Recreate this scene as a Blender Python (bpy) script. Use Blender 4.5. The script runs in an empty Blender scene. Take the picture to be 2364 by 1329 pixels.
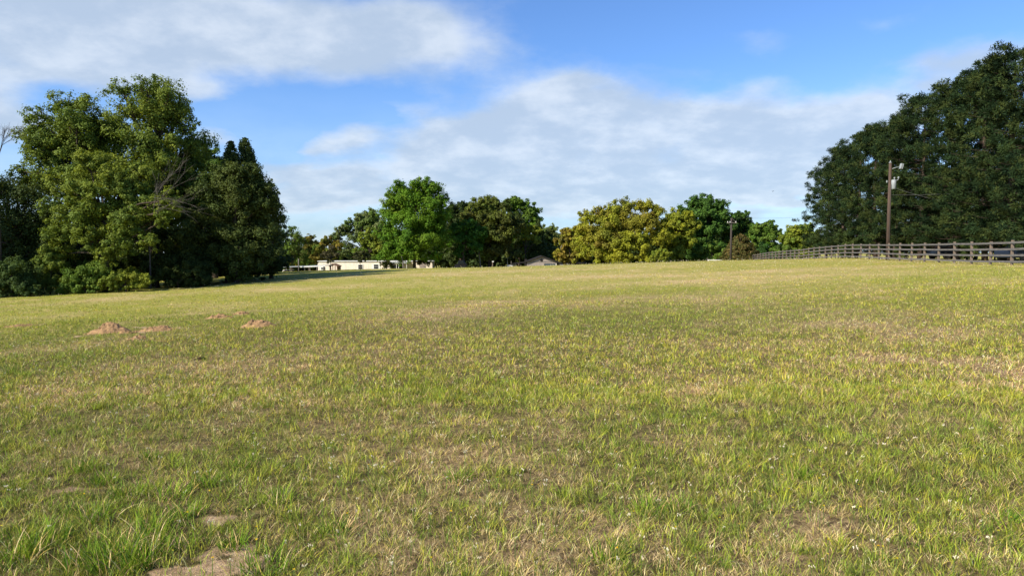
import bpy, math, random
import numpy as np
R = math.radians
scene = bpy.context.scene
col = scene.collection
# ------------------------------------------------------------------ camera
F = 1576.0; CX, CY = 1182.0, 664.5; CAMZ = 1.8; TILT = math.atan(83.5 / F)
cd = bpy.data.cameras.new("camera"); cam = bpy.data.objects.new("camera", cd); col.objects.link(cam)
cam.location = (0, 0, CAMZ); cam.rotation_euler = (R(90) - TILT, 0, 0)
cd.sensor_fit = 'HORIZONTAL'; cd.sensor_width = 36.0; cd.lens = 36.0 * F / 2364.0
cd.clip_start = 0.1; cd.clip_end = 12000
scene.camera = cam
# ------------------------------------------------------------------ light
SUN_EL = R(36); TO_SUN = np.array([-0.80, -0.60])
SUN_AZ = math.atan2(TO_SUN[0], TO_SUN[1])           # clockwise from +Y
sd = bpy.data.lights.new("sun", 'SUN'); sd.energy = 5.0; sd.angle = R(0.5); sd.color = (1.0, 0.90, 0.72)
so = bpy.data.objects.new("sun", sd); col.objects.link(so)
so.location = (-60, -45, 60); so.rotation_euler = (R(90) - SUN_EL, 0, -SUN_AZ + math.pi)
from mathutils import Vector
_d = Vector((math.sin(SUN_AZ) * math.cos(SUN_EL), math.cos(SUN_AZ) * math.cos(SUN_EL), math.sin(SUN_EL)))
so.rotation_euler = _d.to_track_quat('Z', 'Y').to_euler()
scene.view_settings.view_transform = 'Standard'; scene.view_settings.look = 'None'
scene.view_settings.exposure = 0.8; scene.view_settings.gamma = 1.0
scene.cycles.max_bounces = 6; scene.cycles.diffuse_bounces = 3; scene.cycles.transmission_bounces = 3
scene.cycles.transparent_max_bounces = 4; scene.cycles.glossy_bounces = 2

def ray(px, py):
    u = (px - CX) / F; v = (CY - py) / F
    return np.array([u, math.cos(TILT) + v * math.sin(TILT), v * math.cos(TILT) - math.sin(TILT)])
def P(px, py, Y):
    d = ray(px, py); return np.array([d[0] / d[1] * Y, Y, CAMZ + d[2] / d[1] * Y])
def azel(px, py):
    d = ray(px, py); return math.atan2(d[0], d[1]), math.atan2(d[2], math.hypot(d[0], d[1]))

# ------------------------------------------------------------------ world: sky with cloud layers placed by direction
w = bpy.data.worlds.new("World"); scene.world = w; w.use_nodes = True
nt = w.node_tree; nt.nodes.clear()
class NG:
    def __init__(s, nt): s.nt = nt
    def n(s, t, **kw):
        x = s.nt.nodes.new(t)
        for k, v in kw.items(): setattr(x, k, v)
        return x
    def l(s, a, b): s.nt.links.new(a, b)
    def put(s, sock, v):
        if hasattr(v, 'is_linked'): s.l(v, sock)
        else: sock.default_value = v
    def m(s, op, a, b=None, c=None, clamp=False):
        x = s.n('ShaderNodeMath', operation=op); x.use_clamp = clamp
        s.put(x.inputs[0], a)
        if b is not None: s.put(x.inputs[1], b)
        if c is not None: s.put(x.inputs[2], c)
        return x.outputs[0]
    def noise(s, vec, scale, detail=4, rough=.5, out=0, dim='3D'):
        x = s.n('ShaderNodeTexNoise'); x.noise_dimensions = dim
        if vec is not None: s.l(vec, x.inputs['Vector'])
        x.inputs['Scale'].default_value = scale; x.inputs['Detail'].default_value = detail; x.inputs['Roughness'].default_value = rough
        return x.outputs[out]
    def ramp(s, fac, a, b, smooth=True):
        x = s.n('ShaderNodeMapRange'); x.interpolation_type = 'SMOOTHSTEP' if smooth else 'LINEAR'
        s.l(fac, x.inputs['Value']); x.inputs['From Min'].default_value = a; x.inputs['From Max'].default_value = b
        return x.outputs['Result']
    def mix(s, fac, a, b, mode='MIX'):
        x = s.n('ShaderNodeMix', data_type='RGBA', blend_type=mode)
        s.put(x.inputs['Factor'], fac)
        for i, v in ((6, a), (7, b)):
            if hasattr(v, 'is_linked'): s.l(v, x.inputs[i])
            else: x.inputs[i].default_value = (*v, 1)
        return x.outputs[2]
g = NG(nt)
sky = g.n('ShaderNodeTexSky'); sky.sky_type = 'NISHITA'; sky.sun_disc = False
sky.sun_elevation = SUN_EL; sky.sun_rotation = SUN_AZ; sky.altitude = 150; sky.dust_density = 0.6; sky.ozone_density = 2.5
tc = g.n('ShaderNodeTexCoord'); sep = g.n('ShaderNodeSeparateXYZ'); g.l(tc.outputs['Generated'], sep.inputs[0])
X, Y_, Z = sep.outputs
zz = g.m('ADD', g.m('MAXIMUM', Z, 0.0), 0.30)
cmb = g.n('ShaderNodeCombineXYZ'); g.l(g.m('DIVIDE', X, zz), cmb.inputs[0]); g.l(g.m('DIVIDE', Y_, zz), cmb.inputs[1])
plane = cmb.outputs[0]
big = g.noise(plane, 1.7, 6, .55)
wrp = g.n('ShaderNodeTexNoise'); g.l(plane, wrp.inputs['Vector']); wrp.inputs['Scale'].default_value = 3.0; wrp.inputs['Detail'].default_value = 6
ws = g.n('ShaderNodeSeparateColor'); g.l(wrp.outputs['Color'], ws.inputs[0])
az = g.m('ADD', g.m('ARCTAN2', X, Y_), g.m('MULTIPLY', g.m('SUBTRACT', ws.outputs[0], .5), .16))
el = g.m('ADD', g.m('ARCSINE', Z), g.m('MULTIPLY', g.m('SUBTRACT', ws.outputs[1], .5), .07))
blobs = [ # px, py, rx px, ry px, weight
 (330, 60, 300, 95, 1.0), (680, 65, 330, 75, 1.0), (960, 90, 180, 70, .9), (90, 60, 140, 70, .8), (250, 150, 170, 60, .8), (120,200,160,30,.45),
 (0, 280, 110, 60, .9), (500, 335, 60, 30, .7), (430, 215, 70, 22, .45),
 (1280, 290, 210, 95, .95), (1130, 320, 230, 60, .8), (1080, 400, 260, 55, .85), (1500, 330, 260, 75, .95), (1800, 290, 260, 70, .9),
 (1980, 290, 140, 50, .6), (1650, 400, 280, 45, .9), (1350, 420, 300, 50, .9), (1250, 470, 260, 36, .75), (1560,445,160,26,.6), (1290, 205, 90, 28, .65),
 (800, 320, 70, 24, .7), (740, 350, 50, 18, .5), (720, 415, 110, 28, .75), (700, 475, 200, 32, .8), (850, 450, 200, 28, .6), (690, 530, 260, 22, .6),
 (1800, 425, 100, 26, .8), (1790, 462, 90, 13, .7), (1780, 500, 160, 22, .65), (1350, 520, 300, 24, .5), (940, 250, 40, 12, .3),
 (1740, 92, 90, 26, .42), (1770, 185, 70, 28, .45), (1590, 170, 50, 20, .3), (2170, 130, 80, 40, .48), (2150, 205, 70, 26, .55),
 (2320, 120, 130, 34, .5), (2060, 30, 90, 26, .25), (2280, 160, 110, 34, .4), (2480, 140, 160, 60, .5), (-250, 100, 250, 150, .9), (-200, 420, 200, 80, .7), (2700,350,200,100,.3)]
acc = None
for (px, py, rx, ry, wt) in blobs:
    a, e = azel(px, py); ra = rx / F * math.cos(a) ** 2; re = ry / F * math.cos(a)
    q = g.m('ADD', g.m('POWER', g.m('ABSOLUTE', g.m('DIVIDE', g.m('SUBTRACT', az, a), ra)), 2.0),
                   g.m('POWER', g.m('ABSOLUTE', g.m('DIVIDE', g.m('SUBTRACT', el, e), re)), 2.0))
    t = g.m('MULTIPLY', g.m('EXPONENT', g.m('MULTIPLY', q, -0.8)), wt)
    acc = t if acc is None else g.m('ADD', acc, t)
acc = g.m('MINIMUM', acc, 1.15)
fine = g.noise(plane, 6.5, 9, .6)
dens = g.m('ADD', acc, g.m('ADD', g.m('MULTIPLY', g.m('SUBTRACT', big, .5), 1.0), g.m('MULTIPLY', g.m('SUBTRACT', fine, .5), .75)))
alpha = g.m('MULTIPLY', g.ramp(dens, .18, 1.06), .86)
veil = g.m('MULTIPLY', g.m('SUBTRACT', 1.0, g.ramp(Z, .0, .26)), .46)
alpha = g.m('MAXIMUM', alpha, veil)
shade = g.ramp(g.m('ADD', g.noise(plane, 4.2, 7, .6), g.m('MULTIPLY', g.m('SUBTRACT', dens, .6), -.10)), .34, .66)
skyc = g.mix(1.0, sky.outputs[0], (0.74, 1.0, 1.36), 'MULTIPLY')
cc = g.mix(shade, (3.6, 4.35, 5.35), (5.3, 5.85, 6.5))
fin = g.mix(alpha, skyc, cc)
bg = g.n('ShaderNodeBackground'); g.l(fin, bg.inputs[0]); bg.inputs[1].default_value = 0.085
out = g.n('ShaderNodeOutputWorld'); g.l(bg.outputs[0], out.inputs[0])

# ------------------------------------------------------------------ helpers
rs = np.random.RandomState(7)
def hash2(ix, iy, seed):
    h = (ix.astype(np.int64) * 374761393 + iy.astype(np.int64) * 668265263 + seed * 974634777) & 0x7fffffff
    h = ((h ^ (h >> 13)) * 1274126177) & 0x7fffffff
    h = (h ^ (h >> 16)) & 0xffff
    return h / 65535.0
def vnoise(x, y, scale, seed=0, octs=3):
    x = np.asarray(x, float) / scale; y = np.asarray(y, float) / scale
    tot = 0; amp = 1; s = 0
    for o in range(octs):
        ix = np.floor(x); iy = np.floor(y); fx = x - ix; fy = y - iy
        fx = fx * fx * (3 - 2 * fx); fy = fy * fy * (3 - 2 * fy)
        a = hash2(ix, iy, seed + o); b = hash2(ix + 1, iy, seed + o); c = hash2(ix, iy + 1, seed + o); d = hash2(ix + 1, iy + 1, seed + o)
        tot = tot + amp * ((a * (1 - fx) + b * fx) * (1 - fy) + (c * (1 - fx) + d * fx) * fy)
        s += amp; amp *= .5; x = x * 2.03 + 11.3; y = y * 2.03 + 5.7
    return tot / s
def sstep(a, b, x):
    t = np.clip((x - a) / (b - a), 0, 1); return t * t * (3 - 2 * t)

# terrain by thin plate through surveyed points
ctl = []
def cp(px, py, Y): p = P(px, py, Y); ctl.append((p[0], p[1], p[2]))
for (x, y, z) in [(-6, 2, -.05), (6, 2, .05), (0, 0, 0), (0, 6, 0), (-15, 3, -.4), (15, 3, .3), (0, -30, 0), (-30, -30, -.6), (30, -30, .5), (0, -100, -.2),
                  (-100, -60, -1.5), (100, -60, .8), (40, 60, 1.05), (62, 60, .8), (100, 100, 0.4), (-60, 62, -2.5), (-110, 70, -3.2), (62, 20, 1.3), (-60, 10, -2.2),
                  (20, 230, -5.0), (-90, 200, -5), (100, 200, -3), (0, 300, -6), (-200, 0, -5), (200, 50, -1), (-200, 250, -6), (200, 300, -5)]: ctl.append((x, y, z))
cp(1182, 656, 40); cp(300, 760, 20); cp(0, 688, 50); cp(330, 668, 56); cp(640, 629, 86); cp(640, 646, 62); cp(870, 621, 92); cp(1200, 616, 95); cp(1500, 608, 100); cp(1700, 602, 105)
FX0, FY0, FDX, FDY = 30.0, 41.0, .165, .986
for s, z in ((0, -.81), (34.3, -.71), (52, -1.17), (65, -1.4), (100, -2.7), (-16, -.75)): ctl.append((FX0 + FDX * s, FY0 + FDY * s, z + CAMZ))
ctl += [(-28, 140, CAMZ - 5.2), (-45, 120, CAMZ - 3.9), (7, 150, CAMZ - 4.7), (30, 150, CAMZ - 4.0), (50, 150, CAMZ - 3.3), (-5, 18, -.12), (5, 18, 0.0), (13, 22, .35)]
C = np.array(ctl); n = len(C)
def U(r2): return 0.5 * r2 * np.log(np.maximum(r2, 1e-9))
K = U(((C[:, None, :2] - C[None, :, :2]) ** 2).sum(-1) / 1e4) ; K += np.eye(n) * 2e-4
A = np.zeros((n + 3, n + 3)); A[:n, :n] = K; A[:n, n] = 1; A[:n, n + 1:] = C[:, :2] / 100; A[n:, :n] = A[:n, n:].T
W = np.linalg.solve(A, np.concatenate([C[:, 2], [0, 0, 0]]))
def ground(x, y, fine=True):
    x = np.atleast_1d(np.asarray(x, float)); y = np.atleast_1d(np.asarray(y, float)); z = np.empty_like(x)
    for i in range(0, len(x), 60000):
        a, b = x[i:i + 60000], y[i:i + 60000]
        r2 = ((a[:, None] - C[None, :, 0]) ** 2 + (b[:, None] - C[None, :, 1]) ** 2) / 1e4
        z[i:i + 60000] = U(r2) @ W[:n] + W[n] + W[n + 1] * a / 100 + W[n + 2] * b / 100
    r = np.hypot(x, y); far = sstep(150, 320, r); z = z * (1 - far) - 5.5 * far
    if fine: z = z + (vnoise(x, y, 2.2, 3, 2) - .5) * .06 + (vnoise(x, y, 11, 5, 2) - .5) * .10
    return z
def gz(x, y): return float(ground(x, y)[0])

def pxground(px, py):      # where a pixel's ray meets the field
    d = ray(px, py); d = d / d[1]
    ys = np.linspace(2, 130, 2600); zr = CAMZ + d[2] * ys; zg = ground(d[0] * ys, ys)
    i = np.argmax(zr < zg); return d[0] * ys[i], ys[i]
# patches of dry thatch and bare soil: (x, y, rx, ry, weight) in metres
def patch_px(px, py, hw, hh, wt):
    x, y = pxground(px, py); x1, y1 = pxground(px, py - hh); x2, y2 = pxground(px, py + hh)
    return (x, y, hw / F * y, max(.15, (y1 - y2) / 2), wt)
DRY = [patch_px(*a) for a in [(1950, 750, 200, 14, .9), (2150, 770, 160, 14, 1.0), (2080, 832, 170, 12, 1.0), (2270, 850, 120, 22, 1.1), (1700, 800, 150, 16, .6), (2290, 890, 80, 14, .8),
   (1050, 722, 130, 16, .8), (1150, 700, 130, 9, .6), (1560, 880, 120, 24, .5), (60, 812, 90, 12, .8), (500, 835, 260, 24, .45), (1780, 640, 500, 10, .5), (1330, 640, 300, 8, .5), (1000, 632, 420, 5, .45), (1800, 625, 500, 6, .55), (700, 665, 260, 6, .4), (1500, 690, 260, 10, .5), (260, 690, 120, 8, .5),
   (1880, 1230, 120, 50, .8), (1300, 1230, 160, 60, .5), (1080, 1060, 160, 40, .5), (950, 1240, 120, 40, .6), (1560, 1010, 160, 24, .5), (2140, 980, 200, 24, .4), (210, 900, 200, 26, .35), (2250, 1180, 100, 40, .4), (160, 1140, 80, 20, .5)]]
SOIL = [patch_px(*a) for a in [(480, 1312, 120, 30, 1.3), (540, 1275, 50, 14, .9), (525, 1190, 55, 20, .9), (400, 1325, 70, 12, 1.0), (165, 1130, 40, 10, .7), (460, 1245, 70, 22, .7),
   (250, 766, 60, 10, .6), (360, 763, 52, 8, .5), (320, 782, 30, 4, .6), (596, 751, 46, 7, .6), (505, 733, 30, 4, .5), (557, 725, 22, 3, .5), (50, 752, 40, 4, .5), (1000, 630, 400, 2, .0), (1640,860,60,8,.3), (2290,860,40,8,.5)]]
def pmask(ps, x, y):
    m = np.zeros_like(x)
    for (a, b, rx, ry, wt) in ps:
        m = np.maximum(m, wt * np.exp(-(((x - a) / rx) ** 2 + ((y - b) / ry) ** 2)))
    return m
def fields(x, y):
    br = (vnoise(x, y, .5, 21, 3) - .5)
    dry = sstep(.40, .78, vnoise(x, y * 1.0, 3.2, 31, 4) * .55 + vnoise(x, y, .55, 41, 2) * .45) * .85
    dry = np.clip(dry * .6 + pmask(DRY, x + br * .8, y + br * 1.4) * (1.05 + br), 0, 1)
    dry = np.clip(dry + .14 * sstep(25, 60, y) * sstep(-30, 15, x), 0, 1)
    lush = sstep(.50, .72, vnoise(x, y, 1.1, 51, 3)) * (1 - dry * .8)
    pm_ = pmask(SOIL, x + br * .5, y + br * .5); soil = np.clip(pm_ + ((vnoise(x, y, .22, 61, 3) - .5) * 1.1 + (vnoise(x, y, .06, 66, 2) - .5) * .7) * (pm_ > .12), 0, 1)
    return dry, lush, soil

def setp(o, label=None, cat=None, group=None, kind=None):
    for k, v in (('label', label), ('category', cat), ('group', group), ('kind', kind)):
        if v: o[k] = v
    return o
def link(o, parent=None):
    col.objects.link(o)
    if parent is not None: o.parent = parent
    return o
def empty(name, loc, label, cat, group=None, rz=0):
    o = bpy.data.objects.new(name, None); o.empty_display_size = .3; link(o); o.location = [float(v) for v in loc]; o.rotation_euler = (0, 0, rz)
    return setp(o, label, cat, group)
def np_mesh(name, V, faces_flat, fsizes, mats, colr=None, smooth=False):
    me = bpy.data.meshes.new(name)
    me.vertices.add(len(V)); me.vertices.foreach_set('co', np.asarray(V, np.float32).ravel())
    me.loops.add(len(faces_flat)); me.loops.foreach_set('vertex_index', np.asarray(faces_flat, np.int32))
    st = np.concatenate([[0], np.cumsum(fsizes)[:-1]]).astype(np.int32)
    me.polygons.add(len(fsizes)); me.polygons.foreach_set('loop_start', st)
    try: me.polygons.foreach_set('loop_total', np.asarray(fsizes, np.int32))
    except Exception: pass
    if smooth: me.polygons.foreach_set('use_smooth', np.ones(len(fsizes), bool))
    if colr is not None:
        ca = me.color_attributes.new('col', 'FLOAT_COLOR', 'POINT')
        c4 = np.ones((len(V), 4), np.float32); c4[:, :3] = colr; ca.data.foreach_set('color', c4.ravel())
    for m in (mats if isinstance(mats, (list, tuple)) else [mats]): me.materials.append(m)
    me.update(calc_edges=True); me.validate(verbose=False)
    return me
def ob(name, me, parent=None): return link(bpy.data.objects.new(name, me), parent)

class MB:
    def __init__(s): s.v = []; s.f = []
    def add(s, vs, fs):
        b = len(s.v); s.v += [tuple(float(c) for c in q) for q in vs]; s.f += [tuple(b + i for i in q) for q in fs]; return s
    def box(s, c, d, rz=0, rx=0, ry=0):
        from mathutils import Euler
        M = Euler((rx, ry, rz)).to_matrix(); vs = []
        for i in range(8):
            q = Vector(((-.5 if i & 1 == 0 else .5) * d[0], (-.5 if i & 2 == 0 else .5) * d[1], (-.5 if i & 4 == 0 else .5) * d[2]))
            q = M @ q; vs.append((q.x + c[0], q.y + c[1], q.z + c[2]))
        return s.add(vs, [(0, 2, 3, 1), (4, 5, 7, 6), (0, 1, 5, 4), (2, 6, 7, 3), (0, 4, 6, 2), (1, 3, 7, 5)])
    def tube(s, pts, rad, n=8, cap=True):
        pts = [Vector([float(c) for c in p]) for p in pts]; vs = []; fs = []
        if not hasattr(rad, '__len__'): rad = [rad] * len(pts)
        for i, p in enumerate(pts):
            t = (pts[min(i + 1, len(pts) - 1)] - pts[max(i - 1, 0)]).normalized()
            a = t.cross(Vector((0, 0, 1)) if abs(t.z) < .95 else Vector((1, 0, 0))).normalized(); b = t.cross(a)
            for k in range(n):
                q = p + (a * math.cos(2 * math.pi * k / n) + b * math.sin(2 * math.pi * k / n)) * rad[i]; vs.append((q.x, q.y, q.z))
        for i in range(len(pts) - 1):
            for k in range(n): fs.append((i * n + k, i * n + (k + 1) % n, (i + 1) * n + (k + 1) % n, (i + 1) * n + k))
        if cap: fs.append(tuple(range(n))[::-1]); fs.append(tuple((len(pts) - 1) * n + k for k in range(n)))
        return s.add(vs, fs)
    def prism(s, prof, y0, y1):      # profile in xz, extruded along y
        n = len(prof); vs = [(x, y0, z) for x, z in prof] + [(x, y1, z) for x, z in prof]
        fs = [tuple(range(n)), tuple(range(2 * n - 1, n - 1, -1))] + [(i, n + i, n + (i + 1) % n, (i + 1) % n) for i in range(n)]
        return s.add(vs, fs)
    def ell(s, c, r, nu=12, nv=8):
        vs = []; fs = []
        for j in range(nv + 1):
            t = math.pi * j / nv
            for i in range(nu):
                p = 2 * math.pi * i / nu; vs.append((c[0] + r[0] * math.sin(t) * math.cos(p), c[1] + r[1] * math.sin(t) * math.sin(p), c[2] + r[2] * math.cos(t)))
        for j in range(nv):
            for i in range(nu): fs.append((j * nu + i, (j + 1) * nu + i, (j + 1) * nu + (i + 1) % nu, j * nu + (i + 1) % nu))
        return s.add(vs, fs)
    def mesh(s, name, mat, smooth=False, bevel=0):
        me = bpy.data.meshes.new(name); me.from_pydata(s.v, [], s.f); me.materials.append(mat); me.update()
        if smooth:
            for p in me.polygons: p.use_smooth = True
        return me
    def build(s, name, mat, parent=None, smooth=False, bevel=0):
        o = ob(name, s.mesh(name, mat, smooth), parent)
        if bevel:
            b = o.modifiers.new('bevel', 'BEVEL'); b.width = bevel; b.segments = 2; b.limit_method = 'ANGLE'
        return o

# ------------------------------------------------------------------ materials
def mat(name, c1, c2=None, scale=4, rough=.8, spec=.3, bump=0, metal=0, stretch=None, bscale=None, trans=0):
    m = bpy.data.materials.new(name); m.use_nodes = True; g = NG(m.node_tree); b = m.node_tree.nodes['Principled BSDF']
    b.inputs['Roughness'].default_value = rough; b.inputs['Metallic'].default_value = metal; b.inputs['Specular IOR Level'].default_value = spec
    tc = g.n('ShaderNodeTexCoord'); mp = g.n('ShaderNodeMapping'); g.l(tc.outputs['Object'], mp.inputs[0])
    if stretch: mp.inputs['Scale'].default_value = stretch
    if c2 is None: c2 = tuple(v * .75 for v in c1)
    nz = g.noise(mp.outputs[0], scale, 6, .6); g.l(g.mix(g.ramp(nz, .32, .68), c1, c2), b.inputs['Base Color'])
    if bump:
        bp = g.n('ShaderNodeBump'); bp.inputs['Strength'].default_value = bump; bp.inputs['Distance'].default_value = .03
        g.l(g.noise(mp.outputs[0], bscale or scale * 3, 6, .65), bp.inputs['Height']); g.l(bp.outputs[0], b.inputs['Normal'])
    return m
def leafmat(name, tr=.3, spec=.25, rough=.55, tint=(1.25, 1.15, .5)):
    m = bpy.data.materials.new(name); m.use_nodes = True; g = NG(m.node_tree); b = m.node_tree.nodes['Principled BSDF']; o = m.node_tree.nodes['Material Output']
    at = g.n('ShaderNodeAttribute'); at.attribute_name = 'col'
    g.l(at.outputs['Color'], b.inputs['Base Color']); b.inputs['Roughness'].default_value = rough; b.inputs['Specular IOR Level'].default_value = spec
    t = g.n('ShaderNodeBsdfTranslucent'); g.l(g.mix(1.0, at.outputs['Color'], tint, 'MULTIPLY'), t.inputs[0])
    mx = g.n('ShaderNodeMixShader'); mx.inputs[0].default_value = tr; g.l(b.outputs[0], mx.inputs[1]); g.l(t.outputs[0], mx.inputs[2]); g.l(mx.outputs[0], o.inputs[0])
    return m
LEAF = leafmat('leaf', .3, .12, .65); NEEDLE = leafmat('needle', .10, .04, .8); BLADE = leafmat('grass_blade', .20, .12, .7, (1.15, 1.1, .7))
PETAL = leafmat('petal', .3, .1, .8, (1, 1, 1))
BARK = mat('bark', (.085, .065, .048), (.035, .028, .022), 3, .95, .1, .8, stretch=(3, 3, .6))
PBARK = mat('pine_bark', (.085, .062, .050), (.04, .03, .026), 3, .95, .1, .9, stretch=(3, 3, .7))
DEADW = mat('dead_wood', (.17, .15, .13), (.10, .09, .08), 5, .9, .1)
GREYTWIG = mat('grey_twig', (.115, .105, .09), (.07, .063, .055), 5, .9, .1)
POSTW = mat('weathered_post', (.20, .155, .12), (.12, .095, .078), 5, .9, .15, .5, stretch=(6, 6, .7))
RAILW = mat('weathered_board', (.15, .142, .137), (.085, .08, .078), 3, .9, .15, .5, stretch=(1, 1, 6))
POLEW = mat('pole_wood', (.088, .058, .045), (.052, .038, .031), 4, .85, .2, .4, stretch=(6, 6, .5))
DPOLE = mat('dark_pole', (.055, .045, .04), None, 4, .9)
GALV = mat('grey_metal', (.34, .37, .39), (.26, .29, .31), 3, .45, .5)
LGREY = mat('light_grey_enamel', (.27, .30, .32), (.20, .22, .24), 3, .5, .3)
WHITEP = mat('white_paint', (.78, .78, .76), (.62, .62, .60), 3, .5, .4)
CREAM = mat('cream_siding', (.70, .63, .54), (.62, .55, .46), 2, .6, .3, stretch=(1, 1, .3))
PINKW = mat('garage_board', (.30, .255, .235), (.22, .19, .175), 3, .8, .2, .3, stretch=(5, 5, .3))
DARKR = mat('dark_roof', (.016, .014, .014), None, 4, .8)
GLASS = mat('dark_glass', (.006, .008, .009), (.012, .015, .017), 1, .3, .25)
SLATE = mat('slate_door', (.075, .10, .12), (.055, .075, .09), 2, .5, .4)
BROWNW = mat('brown_wood', (.22, .12, .06), (.12, .07, .04), 4, .85)
WIRE = mat('wire', (.06, .065, .06), None, 2, .5, .4)
BLUEC = mat('blue_paint', (.012, .02, .04), None, 1, .45, .3)
BLACKC = mat('black_paint', (.008, .008, .009), None, 1, .6, .15)
TYRE = mat('rubber', (.02, .02, .02), None, 2, .9)
MOUND = mat('sandy_soil', (.36, .225, .115), (.18, .115, .06), 9, .95, .05, 1.0, bscale=26)
DUNG = mat('dry_dung', (.07, .045, .025), (.035, .025, .015), 9, .95, .05, 1.0, bscale=30)
STONE = mat('pale_stone', (.6, .55, .45), None, 4, .8)

# ------------------------------------------------------------------ ground sheet
nr, na = 430, 620
rr = np.concatenate([[0], np.exp(np.linspace(math.log(.6), math.log(5000), nr - 1))])
# finer rays inside the view
th = np.concatenate([np.linspace(-45, 45, 380, endpoint=False), np.linspace(45, 315, na - 380, endpoint=False)]) * math.pi / 180
RR, TH = np.meshgrid(rr[1:], th, indexing='ij')
gx = np.concatenate([[0], (RR * np.sin(TH)).ravel()]); gy = np.concatenate([[0], (RR * np.cos(TH)).ravel()])
V = np.stack([gx, gy, ground(gx, gy)], 1)
ii = np.arange(nr - 2)[:, None] * na + 1; jj = np.arange(na)[None, :]; j2 = (jj + 1) % na
quads = np.stack([ii + jj, ii + j2, ii + na + j2, ii + na + jj], -1).reshape(-1, 4)[:, ::-1]
tri = np.stack([np.zeros(na, int), 1 + j2[0], 1 + jj[0]], -1)[:, ::-1][:, ::-1]
ff = np.concatenate([tri.ravel(), quads.ravel()]); fs = np.concatenate([np.full(na, 3), np.full(len(quads), 4)])
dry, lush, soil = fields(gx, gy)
gm = bpy.data.materials.new('field_soil'); gm.use_nodes = True; g = NG(gm.node_tree); b = gm.node_tree.nodes['Principled BSDF']
b.inputs['Roughness'].default_value = .95; b.inputs['Specular IOR Level'].default_value = .05
at = g.n('ShaderNodeAttribute'); at.attribute_name = 'col'; sp = g.n('ShaderNodeSeparateColor'); g.l(at.outputs['Color'], sp.inputs[0])
tc = g.n('ShaderNodeTexCoord'); n1 = g.noise(tc.outputs['Object'], 14, 8, .7); n2 = g.noise(tc.outputs['Object'], 1.3, 6, .65); n3 = g.noise(tc.outputs['Object'], 90, 4, .7)
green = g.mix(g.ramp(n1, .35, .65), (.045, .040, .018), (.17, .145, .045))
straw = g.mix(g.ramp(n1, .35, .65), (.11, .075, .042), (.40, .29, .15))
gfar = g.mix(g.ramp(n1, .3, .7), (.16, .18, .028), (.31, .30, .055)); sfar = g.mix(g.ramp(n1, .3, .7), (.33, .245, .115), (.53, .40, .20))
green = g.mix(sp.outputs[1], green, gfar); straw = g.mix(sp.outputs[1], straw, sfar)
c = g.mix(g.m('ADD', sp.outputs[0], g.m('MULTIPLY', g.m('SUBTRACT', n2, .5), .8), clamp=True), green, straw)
sand = g.mix(g.ramp(n1, .3, .7), (.58, .42, .26), (.24, .155, .09))
c = g.mix(g.ramp(g.m('ADD', sp.outputs[2], g.m('MULTIPLY', g.m('SUBTRACT', n1, .5), .5)), .35, .6), c, sand)
g.l(c, b.inputs['Base Color'])
bp = g.n('ShaderNodeBump'); bp.inputs['Strength'].default_value = .9; bp.inputs['Distance'].default_value = .05
g.l(g.m('ADD', n1, g.m('MULTIPLY', n3, .4)), bp.inputs['Height']); g.l(bp.outputs[0], b.inputs['Normal'])
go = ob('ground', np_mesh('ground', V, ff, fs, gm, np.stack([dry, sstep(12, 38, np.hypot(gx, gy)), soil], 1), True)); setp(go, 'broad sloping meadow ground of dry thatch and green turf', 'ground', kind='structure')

# ------------------------------------------------------------------ grass blades
def blades(x, y, L, Wd, lean_az, lean, face_az, colr, segs, curl=1.0):
    N = len(x); z = ground(x, y) - .01
    ld = np.stack([np.cos(lean_az), np.sin(lean_az)], 1); sd_ = np.stack([np.cos(face_az), np.sin(face_az)], 1)
    rows = []; ts = np.linspace(0, 1, segs + 1)
    base = np.stack([x, y, z], 1)
    for i, t in enumerate(ts):
        h = L * (t * np.cos(lean * (.4 + .6 * t))); o = L * t * np.sin(lean * (.35 + .65 * t * curl))
        p = base.copy(); p[:, :2] += ld * o[:, None]; p[:, 2] += h
        wd = Wd * (1 - t) ** .6 * .5 * (1.0 if i else .8)
        if i < segs:
            a = p.copy(); a[:, :2] -= sd_ * wd[:, None]; b_ = p.copy(); b_[:, :2] += sd_ * wd[:, None]; rows += [a, b_]
        else: rows.append(p)
    k = 2 * segs + 1; V = np.stack(rows, 1).reshape(-1, 3)
    b0 = (np.arange(N) * k)[:, None]; fl = []; 
    loops = []
    for i in range(segs - 1): loops.append(b0 + np.array([2 * i, 2 * i + 1, 2 * i + 3, 2 * i + 2]))
    loops.append(b0 + np.array([2 * segs - 2, 2 * segs - 1, 2 * segs]))
    flat = np.concatenate(loops, 1).ravel(); sizes = np.tile([4] * (segs - 1) + [3], N)
    tt = np.repeat(ts, 2)[:k]
    cc = colr[:, None, :] * (1 + .25 * tt[None, :, None] * np.array([1.1, 1.0, .9])[None, None, :])
    return V, flat, sizes, np.clip(cc.reshape(-1, 3), 0, .9)
GREENS = np.array([(.18, .25, .022), (.24, .31, .025), (.32, .34, .030), (.12, .20, .022), (.41, .38, .045), (.195, .235, .055)])
STRAWS = np.array([(.66, .49, .23), (.55, .385, .20), (.39, .26, .17), (.72, .57, .31), (.60, .44, .13), (.24, .15, .10)])
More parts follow.
